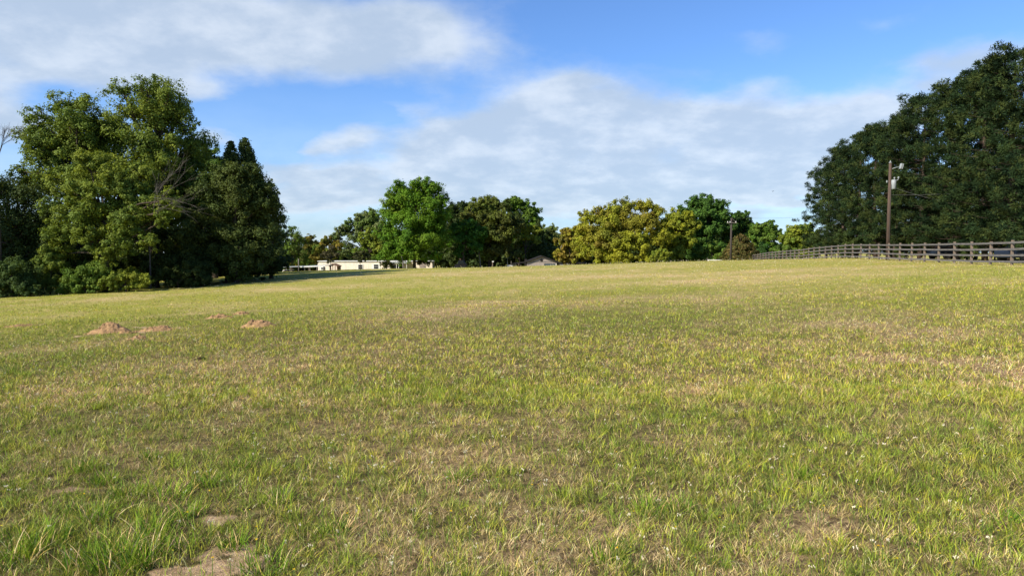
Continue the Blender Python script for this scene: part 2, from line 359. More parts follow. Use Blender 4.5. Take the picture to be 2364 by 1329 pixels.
def grass_zone(N, y0, y1, p, wid, segs, tuft, seed, hs=1.0):
    r = np.random.RandomState(seed)
    def samp(M):
        u = r.rand(M); q = 1 - p - 1e-4
        yy = (y0 ** q + u * (y1 ** q - y0 ** q)) ** (1 / q); xx = (r.rand(M) * 2 - 1) * (.80 * yy + 4.5); return xx, yy
    nt_ = max(10, int(N * .62 / tuft)); tx, ty = samp(nt_)
    td, tl, _ = fields(tx, ty)
    ti = r.randint(0, nt_, int(N * .62)); rad = (.035 + .03 * r.rand(nt_)[ti]) * (1 + wid * 40)
    a = r.rand(len(ti)) * 2 * math.pi; q = np.sqrt(r.rand(len(ti))) * rad
    x1 = tx[ti] + np.cos(a) * q; yy1 = ty[ti] + np.sin(a) * q; la1 = a + r.randn(len(ti)) * .6
    x2, y2 = samp(N - len(ti)); la2 = r.rand(len(x2)) * 2 * math.pi
    x = np.concatenate([x1, x2]); y = np.concatenate([yy1, y2]); la = np.concatenate([la1, la2]); istuft = np.concatenate([np.ones(len(x1), bool), np.zeros(len(x2), bool)])
    dry, lush, soil = fields(x, y)
    toffs = np.concatenate([r.randn(nt_)[ti] * .22, r.randn(len(x2)) * .25]); M = len(x)
    cl = vnoise(x, y, .075, 301, 2) - .5; cb = vnoise(x, y, .22, 311, 3) - .5
    isdry = (r.rand(M) < np.clip(cl * 1.5 + cb * .7 + .34 + dry * .60 + toffs * .8 - lush * .05, .10, .97))
    keep = r.rand(M) > np.clip(.40 * sstep(.52, .68, vnoise(x, y, .13, 331, 2)) * (y < 30) + soil * 1.6, 0, .90)
    tall = np.concatenate([(r.rand(nt_) ** 1.6)[ti], r.rand(len(x2)) * .35])
    L = (.040 + .058 * r.rand(M) + .062 * tall * istuft + .035 * lush * r.rand(M)) * np.where(isdry, .80, 1.0) * hs
    lean = np.where(isdry, .5 + .85 * r.rand(M), .2 + 1.0 * r.rand(M) ** 1.1)
    Wd = wid * np.maximum(1, y / y1 * 1.3) * (.7 + .6 * r.rand(M)) * np.where(isdry, .8, 1.1)
    gi = np.concatenate([r.randint(0, len(GREENS), nt_)[ti], r.randint(0, len(GREENS), len(x2))]); si = r.randint(0, len(STRAWS), M)
    mix_ = r.rand(M)[:, None] ** 2 * .5
    c = np.where(isdry[:, None], STRAWS[si], GREENS[gi] * (1 - mix_) + np.array((.26, .26, .07)) * mix_) * (.35 + 1.2 * r.rand(M) ** 1.1)[:, None]
    big = sstep(.35, .7, vnoise(x, y, 6, 71, 2))[:, None]; c = c * (1 + (big - .5) * np.array([.22, .10, .15])); c = c * (1 + .7 * (vnoise(x, y, .12, 321, 2) - .5))[:, None]; c = c * (1 + sstep(14, 45, y)[:, None] * np.array([.12, .0, .0]))
    k = keep
    return blades(x[k], y[k], L[k], Wd[k], la[k], lean[k], r.rand(M)[k] * math.pi * 2, c[k], segs)
parts = [grass_zone(640000, 2.2, 9, 1.2, .0038, 3, 26, 1), grass_zone(480000, 8, 25, 1.2, .0072, 2, 12, 2, 1.05), grass_zone(330000, 23, 112, 1.0, .017, 1, 8, 3, 1.0)]
off = 0; Vs = []; Fs = []; Ss = []; Cs = []
for (v, f, s, c) in parts: Vs.append(v); Fs.append(f + off); Ss.append(s); Cs.append(c); off += len(v)
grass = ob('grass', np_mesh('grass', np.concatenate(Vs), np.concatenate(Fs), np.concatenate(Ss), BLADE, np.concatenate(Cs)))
setp(grass, 'rough meadow grass, green blades mixed with dry straw', 'grass', kind='stuff')

# long arching tufts in the foreground
r = np.random.RandomState(44); xs = []; 
tufts = [(260, 1290, 1.0), (330, 1265, 1.0), (230, 1200, .8), (400, 1150, .8), (190, 1090, .8), (480, 1120, .7), (610, 1320, .9), (30, 1300, 1.0), (100, 1260, .9), (560, 1080, .6),
         (1500, 1190, .8), (1570, 1180, .7), (1060, 1110, .7), (1840, 1100, .7), (2330, 1210, .8), (420, 1270, .6), (540, 1265, .6), (290, 1320, 1.0), (210, 1310, .9), (360, 1225, .8), (300, 1150, .8), (240, 1120, .7), (430, 1190, .7), (340, 1300, .8),
         (640, 1160, .7), (780, 1230, .7), (350, 1060, .6), (30, 860, .8), (50, 870, .7), (1400, 1290, .7)]
bx, by, bl, bla, ble = [], [], [], [], []
for (px, py, sc) in tufts:
    x0, y0 = pxground(px, min(py, 1322)); m = 130; a = r.rand(m) * 6.283; q = .15 * np.sqrt(r.rand(m)) * sc
    bx.append(x0 + np.cos(a) * q); by.append(y0 + np.sin(a) * q); bl.append((.10 + .13 * r.rand(m)) * sc); bla.append(a + r.randn(m) * 1.2); ble.append(.15 + .8 * r.rand(m))
bx, by, bl, bla, ble = map(np.concatenate, (bx, by, bl, bla, ble)); m = len(bx)
cg = GREENS[r.randint(0, 4, m)] * (.45 + .6 * r.rand(m))[:, None] * np.array((.8, 1.05, .95)); dd = r.rand(m) < .18; cg[dd] = STRAWS[r.randint(0, 6, dd.sum())]
v, f, s, c = blades(bx, by, bl, .0055 * (.7 + .7 * r.rand(m)), bla, ble, r.rand(m) * 6.28, cg, 4, 1.3)
tg = ob('tall_grass', np_mesh('tall_grass', v, f, s, BLADE, c)); setp(tg, 'taller arching dark green grass tufts in the foreground', 'grass', kind='stuff')

# small wildflowers, uncountable specks across the meadow
def flowers(name, N, p, y0, y1, cols_, size, hgt, flat, seed, label, clump):
    r = np.random.RandomState(seed); q_ = 1 - p - 1e-4; u = r.rand(N); y = (y0 ** q_ + u * (y1 ** q_ - y0 ** q_)) ** (1 / q_); x = (r.rand(N) * 2 - 1) * (.78 * y + .6)
    kp = r.rand(N) < .25 + .75 * sstep(.40, .65, vnoise(x, y, 5, seed + 3, 3) + .12 * (x > 0)); x, y = x[kp], y[kp]
    V = []; F_ = []; S = []; Cc = []; o = 0
    zz = ground(x, y); sz = np.maximum(size, y * .0008) * (.7 + .6 * r.rand(len(x))); hh = hgt * (.6 + .6 * r.rand(len(x)))
    for i in range(len(x)):
        c = cols_[r.randint(len(cols_))]; far = y[i] > 16
        w_ = .0022 if not far else .003
        if not far:    # stem
            V += [(x[i] - w_, y[i], zz[i]), (x[i] + w_, y[i], zz[i]), (x[i] + w_, y[i], zz[i] + hh[i]), (x[i] - w_, y[i], zz[i] + hh[i])]; F_ += [o, o + 1, o + 2, o + 3]; S.append(4); Cc += [(.12, .17, .04)] * 4; o += 4
        for k in range(1 if (far or flat) else r.randint(3, 6)):
            cx = x[i] + (r.randn() * sz[i] * .8 if clump else 0); cy = y[i] + (r.randn() * sz[i] * .8 if clump else 0); cz = zz[i] + hh[i] + (r.rand() * sz[i] if clump else 0); s = sz[i]
            if flat:
                for j in range(6):
                    t = j * math.pi / 3 + r.rand(); V.append((cx + math.cos(t) * s * .6, cy + math.sin(t) * s * .6, cz + .25 * s * math.sin(t * 2)))
                F_ += [o + j for j in range(6)]; S.append(6); Cc += [c] * 6; o += 6
            else:
                t = r.rand() * math.pi; dx, dy = math.cos(t) * s * .32, math.sin(t) * s * .32; lx, ly = r.randn(2) * s * .25
                for sgn in (0, 1):
                    ax, ay = (dx, dy) if sgn == 0 else (-dy, dx)
                    V += [(cx - ax * .3, cy - ay * .3, cz - s * .3), (cx + ax * .3, cy + ay * .3, cz - s * .3), (cx + ax + lx, cy + ay + ly, cz + s * .55), (cx + lx, cy + ly, cz + s * .85), (cx - ax + lx, cy - ay + ly, cz + s * .55)]
                    F_ += [o, o + 1, o + 2, o + 3, o + 4]; S.append(5); Cc += [c] * 5; o += 5
    fo = ob(name, np_mesh(name, np.array(V), F_, np.array(S), PETAL, np.array(Cc))); setp(fo, label, 'wildflowers', kind='stuff')
flowers('white_wildflowers', 6000, .25, 3.6, 80, [(.80, .75, .56), (.74, .68, .48), (.78, .70, .52)], 0.010, .12, False, 5, 'small creamy white wildflowers scattered through the meadow', True)
flowers('yellow_wildflowers', 1500, .9, 3.6, 60, [(.78, .55, .02), (.72, .60, .05), (.70, .42, .01)], .012, .15, True, 6, 'tiny yellow wildflowers scattered through the meadow', False)

# ------------------------------------------------------------------ soil mounds
def mound(name, px, py, wpx, hpx, label, cat='soil mound', m=MOUND, grp='gopher mounds on the left of the meadow', seed=0, flatk=.8):
    x, y = pxground(px, py + hpx * .4); r_ = wpx / F * y / 2; h = max(.03, hpx / F * y * flatk)
    rg, th = np.meshgrid(np.linspace(0, 1, 22), np.linspace(0, 2 * math.pi, 56, endpoint=False), indexing='ij')
    lx = rg * np.cos(th) * r_ * 1.4; ly = rg * np.sin(th) * r_ * .75
    pr = h * (1 - rg ** 1.6) * (.55 + .9 * vnoise(lx + seed * 7, ly, r_ * .55, seed + 90, 2)) + (vnoise(lx + seed, ly, .05, seed + 80, 3) - .5) * .13 * (1 - rg ** 2)
    lz = pr + (ground((lx + x).ravel(), (ly + y).ravel()).reshape(lx.shape) - gz(x, y)) - .02 * rg
    Vv = np.stack([lx, ly, lz], -1).reshape(-1, 3); nn = 56; F_ = []
    for i in range(21):
        for k in range(nn): F_.append((i * nn + k, (i + 1) * nn + k, (i + 1) * nn + (k + 1) % nn, i * nn + (k + 1) % nn))
    mb = MB(); mb.add(Vv, F_); rq = random.Random(seed)
    for k in range(26):
        t = rq.random() * 6.283; q = r_ * (.3 + .95 * rq.random()); s = .012 + .028 * rq.random(); cx, cy = math.cos(t) * q * 1.1, math.sin(t) * q * .8
        mb.ell((cx, cy, gz(x + cx, y + cy) - gz(x, y) + s * .4 + (h * .5 if q < r_ * .6 else 0)), (s, s * .8, s * .7), 6, 4)
    o = mb.build(name, m, None, False); o.location = (x, y, gz(x, y)); setp(o, label, cat, grp); return o
mound('soil_mound', 250, 758, 78, 24, 'largest pink sandy gopher mound, tall and rounded, far left', seed=1)
mound('soil_mound', 292, 766, 34, 7, 'small low spill of sandy soil beside the largest mound', seed=2)
mound('soil_mound', 362, 757, 70, 14, 'wide low sandy mound just right of the largest one', seed=3)
mound('soil_mound', 319, 779, 42, 10, 'small flat sandy mound nearest the camera', seed=4)
mound('soil_mound', 596, 745, 64, 22, 'peaked brownish sandy mound farthest right of the group', seed=5)
mound('soil_mound', 506, 730, 52, 10, 'low crumbly mound behind, left one of the touching pair', seed=6)
mound('soil_mound', 558, 722, 38, 8, 'low crumbly mound behind, right one of the touching pair', seed=7)
mound('soil_mound', 46, 751, 70, 6, 'flat sandy soil spread near the left edge of the field', seed=8)
mound('dung_pat', 463, 828, 20, 8, 'small dark brown dung pat lying in the grass', 'dung', DUNG, None, 9)

# ------------------------------------------------------------------ trees
def leaves(Pp, Nn, S, asp, colr, r):
    N = len(Pp); Nn = Nn / np.maximum(np.linalg.norm(Nn, axis=1, keepdims=True), 1e-6)
    rv = r.randn(N, 3); T = np.cross(Nn, rv); T /= np.maximum(np.linalg.norm(T, axis=1, keepdims=True), 1e-6); B = np.cross(Nn, T)
    a = Pp + T * S[:, None] * .5; b = Pp + B * (S * asp)[:, None] * .5 + Nn * S[:, None] * .06; c = Pp - T * S[:, None] * .5; d = Pp - B * (S * asp)[:, None] * .5 + Nn * S[:, None] * .06
    V = np.stack([a, b, c, d], 1).reshape(-1, 3)
    return V, np.arange(4 * N), np.full(N, 4), np.repeat(colr, 4, 0)
def crown_mesh(name, lobes, nl, size, pal, r, sub=12, asp=.6, flat=.8, tight=.42):
    lb = np.array([l[:6] if len(l) > 4 else (l[0], l[1], l[2], l[3], l[3], l[3] * flat) for l in lobes], float)
    wt = (lb[:, 3] * lb[:, 5]); wt /= wt.sum(); cnt = np.maximum((wt * nl).astype(int), 30)
    Ps, Ns, Cs_ = [], [], []; subs = []
    pal = np.array(pal)
    for i, l in enumerate(lb):
        ks = max(5, int(sub * 2)); d = r.randn(ks, 3); d /= np.linalg.norm(d, axis=1, keepdims=True); d[:, 2] = np.where((d[:, 2] < -.3) & (r.rand(ks) < .5), -d[:, 2] * .6, d[:, 2])
        ctr = l[:3] + d * l[3:6] * (.25 + .95 * r.rand(ks, 1)); subs.append(ctr)
        m = cnt[i]; k = r.randint(0, ks, m); sr = (tight * .74 * (.55 + .8 * r.rand(ks)))[k][:, None] * l[3:6]
        q = r.randn(m, 3); q /= np.linalg.norm(q, axis=1, keepdims=True); q[:, 2] = np.abs(q[:, 2]) * np.where(r.rand(m) < .62, 1, -1)
        rad = (r.rand(m) ** .45)[:, None]
        p = ctr[k] + q * sr * rad + r.randn(m, 3) * .04 * l[3]
        nn = q * .9 + (p - l[:3]) / l[3:6] * .5 + np.array([0, 0, .5]) + r.randn(m, 3) * .55
        cb = pal[r.randint(0, len(pal))] * .5 + pal[r.randint(0, len(pal), ks)][k] * .5
        c = cb * (.75 + .5 * r.rand(m))[:, None] * (.9 + .2 * r.rand(ks))[k][:, None]
        Ps.append(p); Ns.append(nn); Cs_.append(c)
    Pp = np.concatenate(Ps); S = size * (.6 + .8 * r.rand(len(Pp)))
    V, f, s, c = leaves(Pp, np.concatenate(Ns), S, asp, np.concatenate(Cs_), r)
    return np_mesh(name, V, f, s, LEAF, c), subs, lb
def bez(a, b, c, k=6): return [(1 - t) ** 2 * a + 2 * t * (1 - t) * b + t * t * c for t in np.linspace(0, 1, k)]
OLIVE = [(.135, .180, .026), (.175, .215, .030), (.095, .145, .024), (.115, .165, .028)]
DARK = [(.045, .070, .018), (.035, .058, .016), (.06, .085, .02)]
BRIGHT = [(.085, .175, .012), (.11, .205, .014), (.062, .14, .012), (.135, .21, .018)]
MID = [(.10, .165, .024), (.13, .20, .03), (.075, .135, .02)]
SAGE = [(.12, .16, .055), (.15, .18, .06), (.10, .14, .05)]
YELLOW = [(.25, .27, .022), (.22, .24, .024), (.28, .28, .022), (.16, .18, .026), (.24, .27, .024)]
OCHRE = [(.20, .165, .028), (.15, .14, .03), (.23, .175, .028)]
BROWNG = [(.078, .090, .020), (.105, .105, .022), (.055, .080, .018)]
YGREEN = [(.18, .22, .025), (.22, .25, .03), (.14, .19, .022)]
tn = [0]
def broadleaf(name, label, px, ytop, ybot, hw, Y, pal, nl=12000, size=None, lobes=None, nlobe=14, group=None, cat='tree', barkm=None, trunk_r=None, base_py=None, sub=12, depth=1.0, sparse=1.0, tight=.42, fill=True):
    tn[0] += 1; r = np.random.RandomState(100 + tn[0] * 13)
    t0 = P(px, ytop, Y); b0 = P(px, ybot, Y); x0 = t0[0]; zt = t0[2]; zb = b0[2]; base = gz(x0, Y); hwm = hw / F * Y
    if size is None: size = .0040 * Y
    size *= .74; nl = int(nl * 2.1)
    L = []
    if lobes:
        for l in lobes:
            c = P(l[0], l[1], Y + (l[3] if len(l) > 3 else 0)); rm = l[2] / F * Y; L.append((c[0] - x0, c[1] - Y, c[2] - base, rm, rm * 1.0, rm * .9))
    else:
        cz = (zt + zb) / 2; hz = (zt - zb) / 2
        for i in range(nlobe):
            u = i / nlobe; ph = i * 2.39996; v = -0.75 + 1.65 * ((i + .5) / nlobe); rad = math.sqrt(max(.05, 1 - v * v)) if v > 0 else .9 + .1 * v
            rl = (.34 + .12 * r.rand()) * min(hwm, hz * 1.15)
            L.append((math.cos(ph) * rad * (hwm - rl * .9) * (.85 + .2 * r.rand()), math.sin(ph) * rad * (hwm * depth - rl * .9) * .9, cz - base + v * (hz - rl * .55), rl, rl, rl * .85))
        if fill: L.append((0, 0, cz - base, hwm * .5, hwm * .5 * depth, hz * .55))
    if lobes and len(lobes) > 5:
        for i in range(int(len(lobes) * 1.1)):
            a_, b_ = L[r.randint(len(lobes))], L[r.randint(len(lobes))]
            if math.hypot(a_[0] - b_[0], a_[2] - b_[2]) < (a_[3] + b_[3]) * 1.5:
                rm = (a_[3] + b_[3]) * .5; rm *= 1.15; L.append(((a_[0] + b_[0]) / 2, (a_[1] + b_[1]) / 2 + rm * (.5 + 1.6 * r.rand()), (a_[2] + b_[2]) / 2, rm, rm, rm * .95))
    me, subs, lb = crown_mesh('crown', L, int(nl * sparse), size, pal, r, sub=sub, tight=tight)
    root = empty(name, (x0, Y, base), label, cat, group)
    ob('crown', me, root)
    H = zt - base; mb = MB(); tr = trunk_r or max(.07, H * .020)
    lean = r.randn(2) * H * .02; top = np.array([lean[0], lean[1], H * .62]); fork = np.array([lean[0] * .5, lean[1] * .5, H * .30])
    mb.tube([np.array([0, 0, -.3]), np.array([0, 0, .25]), fork * .5 + r.randn(3) * .05 * [1, 1, 0], fork, (fork + top) / 2 + r.randn(3) * .1, top], [tr * 1.5, tr * 1.1, tr * .92, tr * .85, tr * .55, tr * .2], 8)
    for i, l in enumerate(lb):
        c = l[:3]; u = .25 + .6 * r.rand(); st = fork * (1 - u) + top * u
        if c[2] < st[2]: st = fork * .9 + np.array([0, 0, min(0, c[2] - fork[2]) * .6])
        st[2] = max(st[2], .3)
        ct = (st + c) / 2 + np.array([0, 0, .12 * H * r.rand()]); mb.tube(bez(st, ct, c, 6), list(np.linspace(tr * .42, tr * .14, 6)), 5, False)
        for q in subs[i][:5]: mb.tube(bez(c * .7 + ct * .3, (c + q) / 2 + r.randn(3) * .1, q, 4), list(np.linspace(tr * .14, tr * .04, 4)), 4, False)
    mb.build('trunk', barkm or BARK, root, True)
    return root
def cedar(name, label, px, ytop, ybot, hw, Y, pal, nl=9000, size=None, group=None, power=.8):
    tn[0] += 1; r = np.random.RandomState(100 + tn[0] * 13); t0 = P(px, ytop, Y); x0 = t0[0]; base = gz(x0, Y); zt = t0[2] - base; zb = max(.1, P(px, ybot, Y)[2] - base); hwm = hw / F * Y
    size = size or .0036 * Y; pal = np.array(pal)
    K_ = 260; u = 1 - r.rand(K_) ** .62; u[:12] = 1 - np.arange(12) * .015; h = zb + (zt - zb) * u; rad = hwm * (1 - u) ** power * (.82 + .3 * r.rand(K_)); a = r.rand(K_) * 6.283
    ctr = np.stack([np.cos(a) * rad * .75, np.sin(a) * rad * .75, h], 1); k = r.randint(0, K_, nl)
    d = np.stack([np.cos(a[k]), np.sin(a[k]), np.full(nl, .9)], 1)
    p = ctr[k] + r.randn(nl, 3) * np.stack([.22 * hwm * (1 - u[k] * .85)] * 2 + [.05 * (zt - zb) * (1 - u[k] * .5)], 1) * .8 + d * (r.rand(nl) * hwm * .22 * (1 - u[k]))[:, None]
    p[:, 2] = np.minimum(p[:, 2], zt + .1)
    nn = np.stack([np.cos(a[k]), np.sin(a[k]), np.full(nl, .15)], 1) + r.randn(nl, 3) * .6
    c = pal[r.randint(0, len(pal), nl)] * (.7 + .6 * r.rand(nl))[:, None]
    V, f, s, cc = leaves(p, nn, size * (.6 + .8 * r.rand(nl)), .45, c, r)
    root = empty(name, (x0, Y, base), label, 'tree', group); ob('crown', np_mesh('crown', V, f, s, LEAF, cc), root)
    mb = MB().tube([(0, 0, -.2), (0, 0, zt * .5), (0, 0, zt * .95)], [zt * .022, zt * .014, .02], 7)
    for i in range(24):
        mb.tube([(0, 0, h[i] * .9), tuple(ctr[i])], [.03, .01], 4, False)
    mb.build('trunk', BARK, root, True); return root
def bare(name, label, px, py, Y, H, spread, seed, dirv=(0, 0, 1), m=DEADW, r0=.06, depth=5, group=None, base=True, kids=4):
    rq = random.Random(seed); x0, _, z0 = P(px, py, Y); b = gz(x0, Y) if base else z0; mb = MB()
    st = Vector((0, 0, z0 - b)) if base else Vector((0, 0, 0))
    if base: mb.tube([(0, 0, -.2), (.1, 0, (z0 - b) * .5), (0, 0, z0 - b)], [r0 * 1.6, r0 * 1.3, r0], 6)
    def rec(p, d, L, rr_, k):
        q = p + d * L * .5 + Vector((rq.uniform(-1, 1), rq.uniform(-1, 1), rq.uniform(-.5, 1))) * L * .05; e = p + d * L
        mb.tube([p, q, e], [rr_, rr_ * .8, rr_ * .55], 4 if rr_ < .03 else 5, False)
        if k == 0: return
        for i in range(kids if k > 1 else kids - 1):
            nd = (d + Vector((rq.uniform(-1, 1), rq.uniform(-1, 1), rq.uniform(-.6, .8))) * spread).normalized(); u = rq.uniform(.35, 1)
            rec(p + d * L * u, nd, L * rq.uniform(.55, .8), rr_ * .55, k - 1)
    rec(st, Vector(dirv).normalized(), H, r0, depth)
    root = empty(name, (x0, Y, b), label, 'tree', group); mb.build('branches', m, root); return root

LG = 'trees at the wood edge on the left'
broadleaf('oak_tree', 'tallest olive green oak of the left wood, rounded high top', 340, 176, 640, 130, 62, OLIVE, 52000, group=LG, sub=16, lobes=[
  (285, 215, 36), (340, 208, 38), (385, 225, 34), (300, 262, 46, -2), (360, 270, 46), (410, 270, 34, 1), (432, 300, 26, 1), (430, 390, 44, 3), (425, 435, 48, 3), (440, 480, 46, 3), (400, 460, 44, 3), (285, 320, 48, -1), (340, 335, 50, -2), (400, 335, 44), (445, 350, 26, 1), (300, 385, 50, -2), (380, 385, 46, -2),
  (330, 440, 56, -1), (410, 430, 44, 2), (300, 500, 60, 1), (400, 500, 56, 2), (340, 560, 60, 2), (250, 400, 40, 0)], trunk_r=.38)
broadleaf('oak_tree', 'broad olive oak with twin tops at the left of the wood', 170, 212, 600, 130, 60, OLIVE, 42000, group=LG, sub=16, lobes=[
  (150, 248, 36), (195, 246, 38), (175, 285, 46, -1), (215, 290, 34, 1), (90, 282, 34), (70, 320, 34), (100, 335, 36, -1), (75, 355, 30), (160, 340, 50), (120, 385, 44), (210, 360, 46, 1), (175, 410, 56, -1), (240, 420, 46), (45, 400, 26, 2), (100, 430, 40, 2), (60, 430, 32, 3)], trunk_r=.35)
broadleaf('hickory_tree', 'olive leafed tree in front of the wood with foliage hanging low', 235, 330, 625, 140, 54, OLIVE + YGREEN[:1], 52000, group=LG, sub=18, lobes=[
  (205, 380, 36, 1), (260, 420, 38), (300, 450, 34), (160, 440, 42, 1), (210, 450, 44, -1), (130, 480, 36), (175, 500, 46, -1), (240, 500, 46), (300, 510, 40, -1), (340, 480, 34), (150, 545, 40), (205, 550, 36, -1), (140, 590, 30), (275, 560, 34, -2), (290, 430, 30), (330, 400, 30, 1), (345, 560, 22, -2), (250, 590, 22, -2), (392, 445, 16, -1.5), (386, 470, 19, -1.8), (378, 497, 18, -1.8), (402, 482, 12, -1.8), (370, 514, 12, -1.5), (360, 480, 24, 0)], trunk_r=.25, tight=.36)
broadleaf('oak_tree', 'bright green oak peeking up behind the left wood', 490, 335, 520, 50, 74, MID, 16000, group=LG, lobes=[(485, 355, 22), (465, 370, 26), (500, 385, 26), (475, 420, 34), (515, 430, 34), (480, 480, 40)])
cedar('cedar_tree', 'taller pointed dark cedar rising behind the left wood', 566, 322, 600, 66, 66, DARK, 20000, group=LG, power=.6)
cedar('cedar_tree', 'shorter pointed dark cedar touching the taller one', 533, 330, 600, 56, 65, DARK, 16000, group=LG, power=.6)
broadleaf('oak_tree', 'dark spreading oak at the right end of the left wood', 545, 372, 640, 110, 60, [(.065, .095, .022), (.05, .075, .02), (.08, .105, .025)], 42000, group=LG, sub=16, lobes=[
  (540, 395, 28, -1), (575, 400, 26), (510, 410, 34), (545, 440, 44, -1), (590, 440, 34), (480, 450, 40), (520, 490, 48), (575, 490, 46), (612, 480, 32), (460, 520, 48), (540, 550, 50, -1), (600, 545, 42), (490, 585, 46), (560, 600, 46, -1), (615, 595, 34), (450, 590, 44)], trunk_r=.3)
broadleaf('elm_tree', 'thin pale leafed tree at the right tip of the left wood', 622, 408, 620, 32, 66, SAGE, 7000, group=LG, sub=9, tight=.3, lobes=[(618, 428, 16), (632, 448, 12), (605, 455, 20), (628, 480, 20), (640, 505, 14), (618, 520, 24), (636, 540, 18), (610, 570, 26)])
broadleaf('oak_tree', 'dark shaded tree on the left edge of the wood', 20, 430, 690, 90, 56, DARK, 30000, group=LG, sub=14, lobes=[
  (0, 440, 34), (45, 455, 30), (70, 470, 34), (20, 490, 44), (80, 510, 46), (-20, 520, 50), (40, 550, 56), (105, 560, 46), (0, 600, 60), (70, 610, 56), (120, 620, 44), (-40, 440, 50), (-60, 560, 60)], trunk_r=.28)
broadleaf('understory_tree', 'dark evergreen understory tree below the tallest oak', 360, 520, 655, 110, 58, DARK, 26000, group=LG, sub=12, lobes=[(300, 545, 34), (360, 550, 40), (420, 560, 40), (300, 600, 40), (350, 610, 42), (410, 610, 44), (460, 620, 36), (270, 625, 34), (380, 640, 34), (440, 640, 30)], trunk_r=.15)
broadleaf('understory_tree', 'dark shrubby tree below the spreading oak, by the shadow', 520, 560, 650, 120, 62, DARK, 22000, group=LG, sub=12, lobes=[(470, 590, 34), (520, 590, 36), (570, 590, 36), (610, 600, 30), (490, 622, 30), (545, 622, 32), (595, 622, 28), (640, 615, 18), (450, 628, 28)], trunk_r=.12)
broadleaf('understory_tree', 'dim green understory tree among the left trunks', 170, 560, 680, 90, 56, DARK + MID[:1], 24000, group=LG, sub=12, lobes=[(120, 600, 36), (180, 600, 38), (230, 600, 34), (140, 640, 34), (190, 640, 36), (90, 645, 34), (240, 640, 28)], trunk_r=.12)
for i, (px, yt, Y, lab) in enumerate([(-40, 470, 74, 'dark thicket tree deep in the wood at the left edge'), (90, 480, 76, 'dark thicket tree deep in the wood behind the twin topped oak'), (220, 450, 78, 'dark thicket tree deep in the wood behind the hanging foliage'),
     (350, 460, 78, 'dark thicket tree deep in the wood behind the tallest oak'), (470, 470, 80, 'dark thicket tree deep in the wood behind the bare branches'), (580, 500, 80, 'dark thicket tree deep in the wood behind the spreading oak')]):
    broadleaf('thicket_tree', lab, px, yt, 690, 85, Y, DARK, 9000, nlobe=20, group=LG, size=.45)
BG = 'bushes along the foot of the left wood'
broadleaf('bush', 'yellow green bush lowest at the wood foot, above the mounds', 290, 622, 668, 62, 52, YGREEN + OLIVE[:1], 12000, size=.17, group=BG, cat='bush', lobes=[(250, 650, 18), (275, 642, 18), (300, 640, 18), (325, 645, 18), (340, 652, 12), (265, 660, 14), (310, 660, 14), (235, 660, 10)], trunk_r=.05)
broadleaf('bush', 'mid green bush left of the yellow green bush', 195, 608, 676, 60, 52, MID + OLIVE[:1], 14000, size=.17, group=BG, cat='bush', lobes=[(165, 640, 24), (200, 632, 26), (235, 628, 22), (150, 665, 18), (185, 665, 20), (220, 660, 18)], trunk_r=.05)
broadleaf('bush', 'blue green bush at the far left edge', 25, 590, 695, 60, 50, [(.05, .085, .024), (.065, .105, .026)], 18000, size=.18, group=BG, cat='bush', lobes=[(0, 620, 28), (35, 625, 26), (10, 655, 30), (50, 660, 26), (75, 672, 18), (20, 685, 24), (-40, 650, 40)], trunk_r=.05)
broadleaf('bush', 'dull olive bush between the blue green and mid green bushes', 112, 562, 680, 50, 53, OLIVE, 10000, size=.18, group=BG, cat='bush', lobes=[(115, 585, 22), (95, 610, 22), (130, 615, 22), (105, 650, 24), (135, 655, 20)], trunk_r=.05)
broadleaf('bush', 'sparse olive bush under the dark spreading oak', 540, 590, 652, 55, 60, OLIVE + DARK, 9000, size=.18, group=BG, cat='bush', lobes=[(520, 610, 20), (550, 600, 20), (575, 615, 20), (535, 632, 18), (560, 636, 16)], trunk_r=.05)
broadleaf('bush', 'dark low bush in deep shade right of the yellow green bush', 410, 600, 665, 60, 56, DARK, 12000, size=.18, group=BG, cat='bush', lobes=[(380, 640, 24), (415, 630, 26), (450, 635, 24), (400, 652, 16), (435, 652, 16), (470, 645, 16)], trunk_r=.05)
x0, _, z0 = P(360, 462, 51.7); b_ = gz(x0, 51.7); dt = empty('dead_tree', (x0, 51.7, b_), 'leafless grey branches fanning out over the left wood', 'tree', LG); rq = random.Random(8); mb = MB()
hb = z0 - b_; mb.tube([(-2.8, 4.2, -.2), (-2.7, 4.0, hb * .5), (-2.0, 3.0, hb - 1.2), (0, 0, hb)], [.07, .06, .05, .04], 6)
for i in range(20):
    a_ = R(rq.uniform(-38, 88)); L_ = rq.uniform(1.8, 3.9); o_ = Vector((rq.uniform(-.2, .3), 0, rq.uniform(-.9, .6))); d_ = Vector((math.cos(a_), rq.uniform(-.35, .25), math.sin(a_))); mid = o_ + d_ * L_ * .5 + Vector((0, 0, .28)); e_ = o_ + d_ * L_ + Vector((0, 0, -.15))
    pts = [tuple(np.array(q) + (0, 0, hb)) for q in bez(np.array(o_), np.array(mid), np.array(e_), 7)]; mb.tube(pts, list(np.linspace(.016, .005, 7)), 4, False)
    for k in range(7):
        p_ = Vector(pts[rq.randint(2, 6)]); dd_ = (d_ + Vector((rq.uniform(-.5, .5), rq.uniform(-.5, .5), rq.uniform(-.5, .6)))).normalized() * rq.uniform(.4, 1.1); mb.tube([p_, p_ + dd_ * .5 + Vector((0, 0, .04)), p_ + dd_], [.009, .007, .004], 3, False)
mb.build('branches', GREYTWIG, dt)
bare('bare_tree', 'leafless twiggy tree cut by the left edge of the photo', -8, 380, 54, 1.7, .6, 9, (.3, 0, 1), BARK, r0=.04, depth=4)
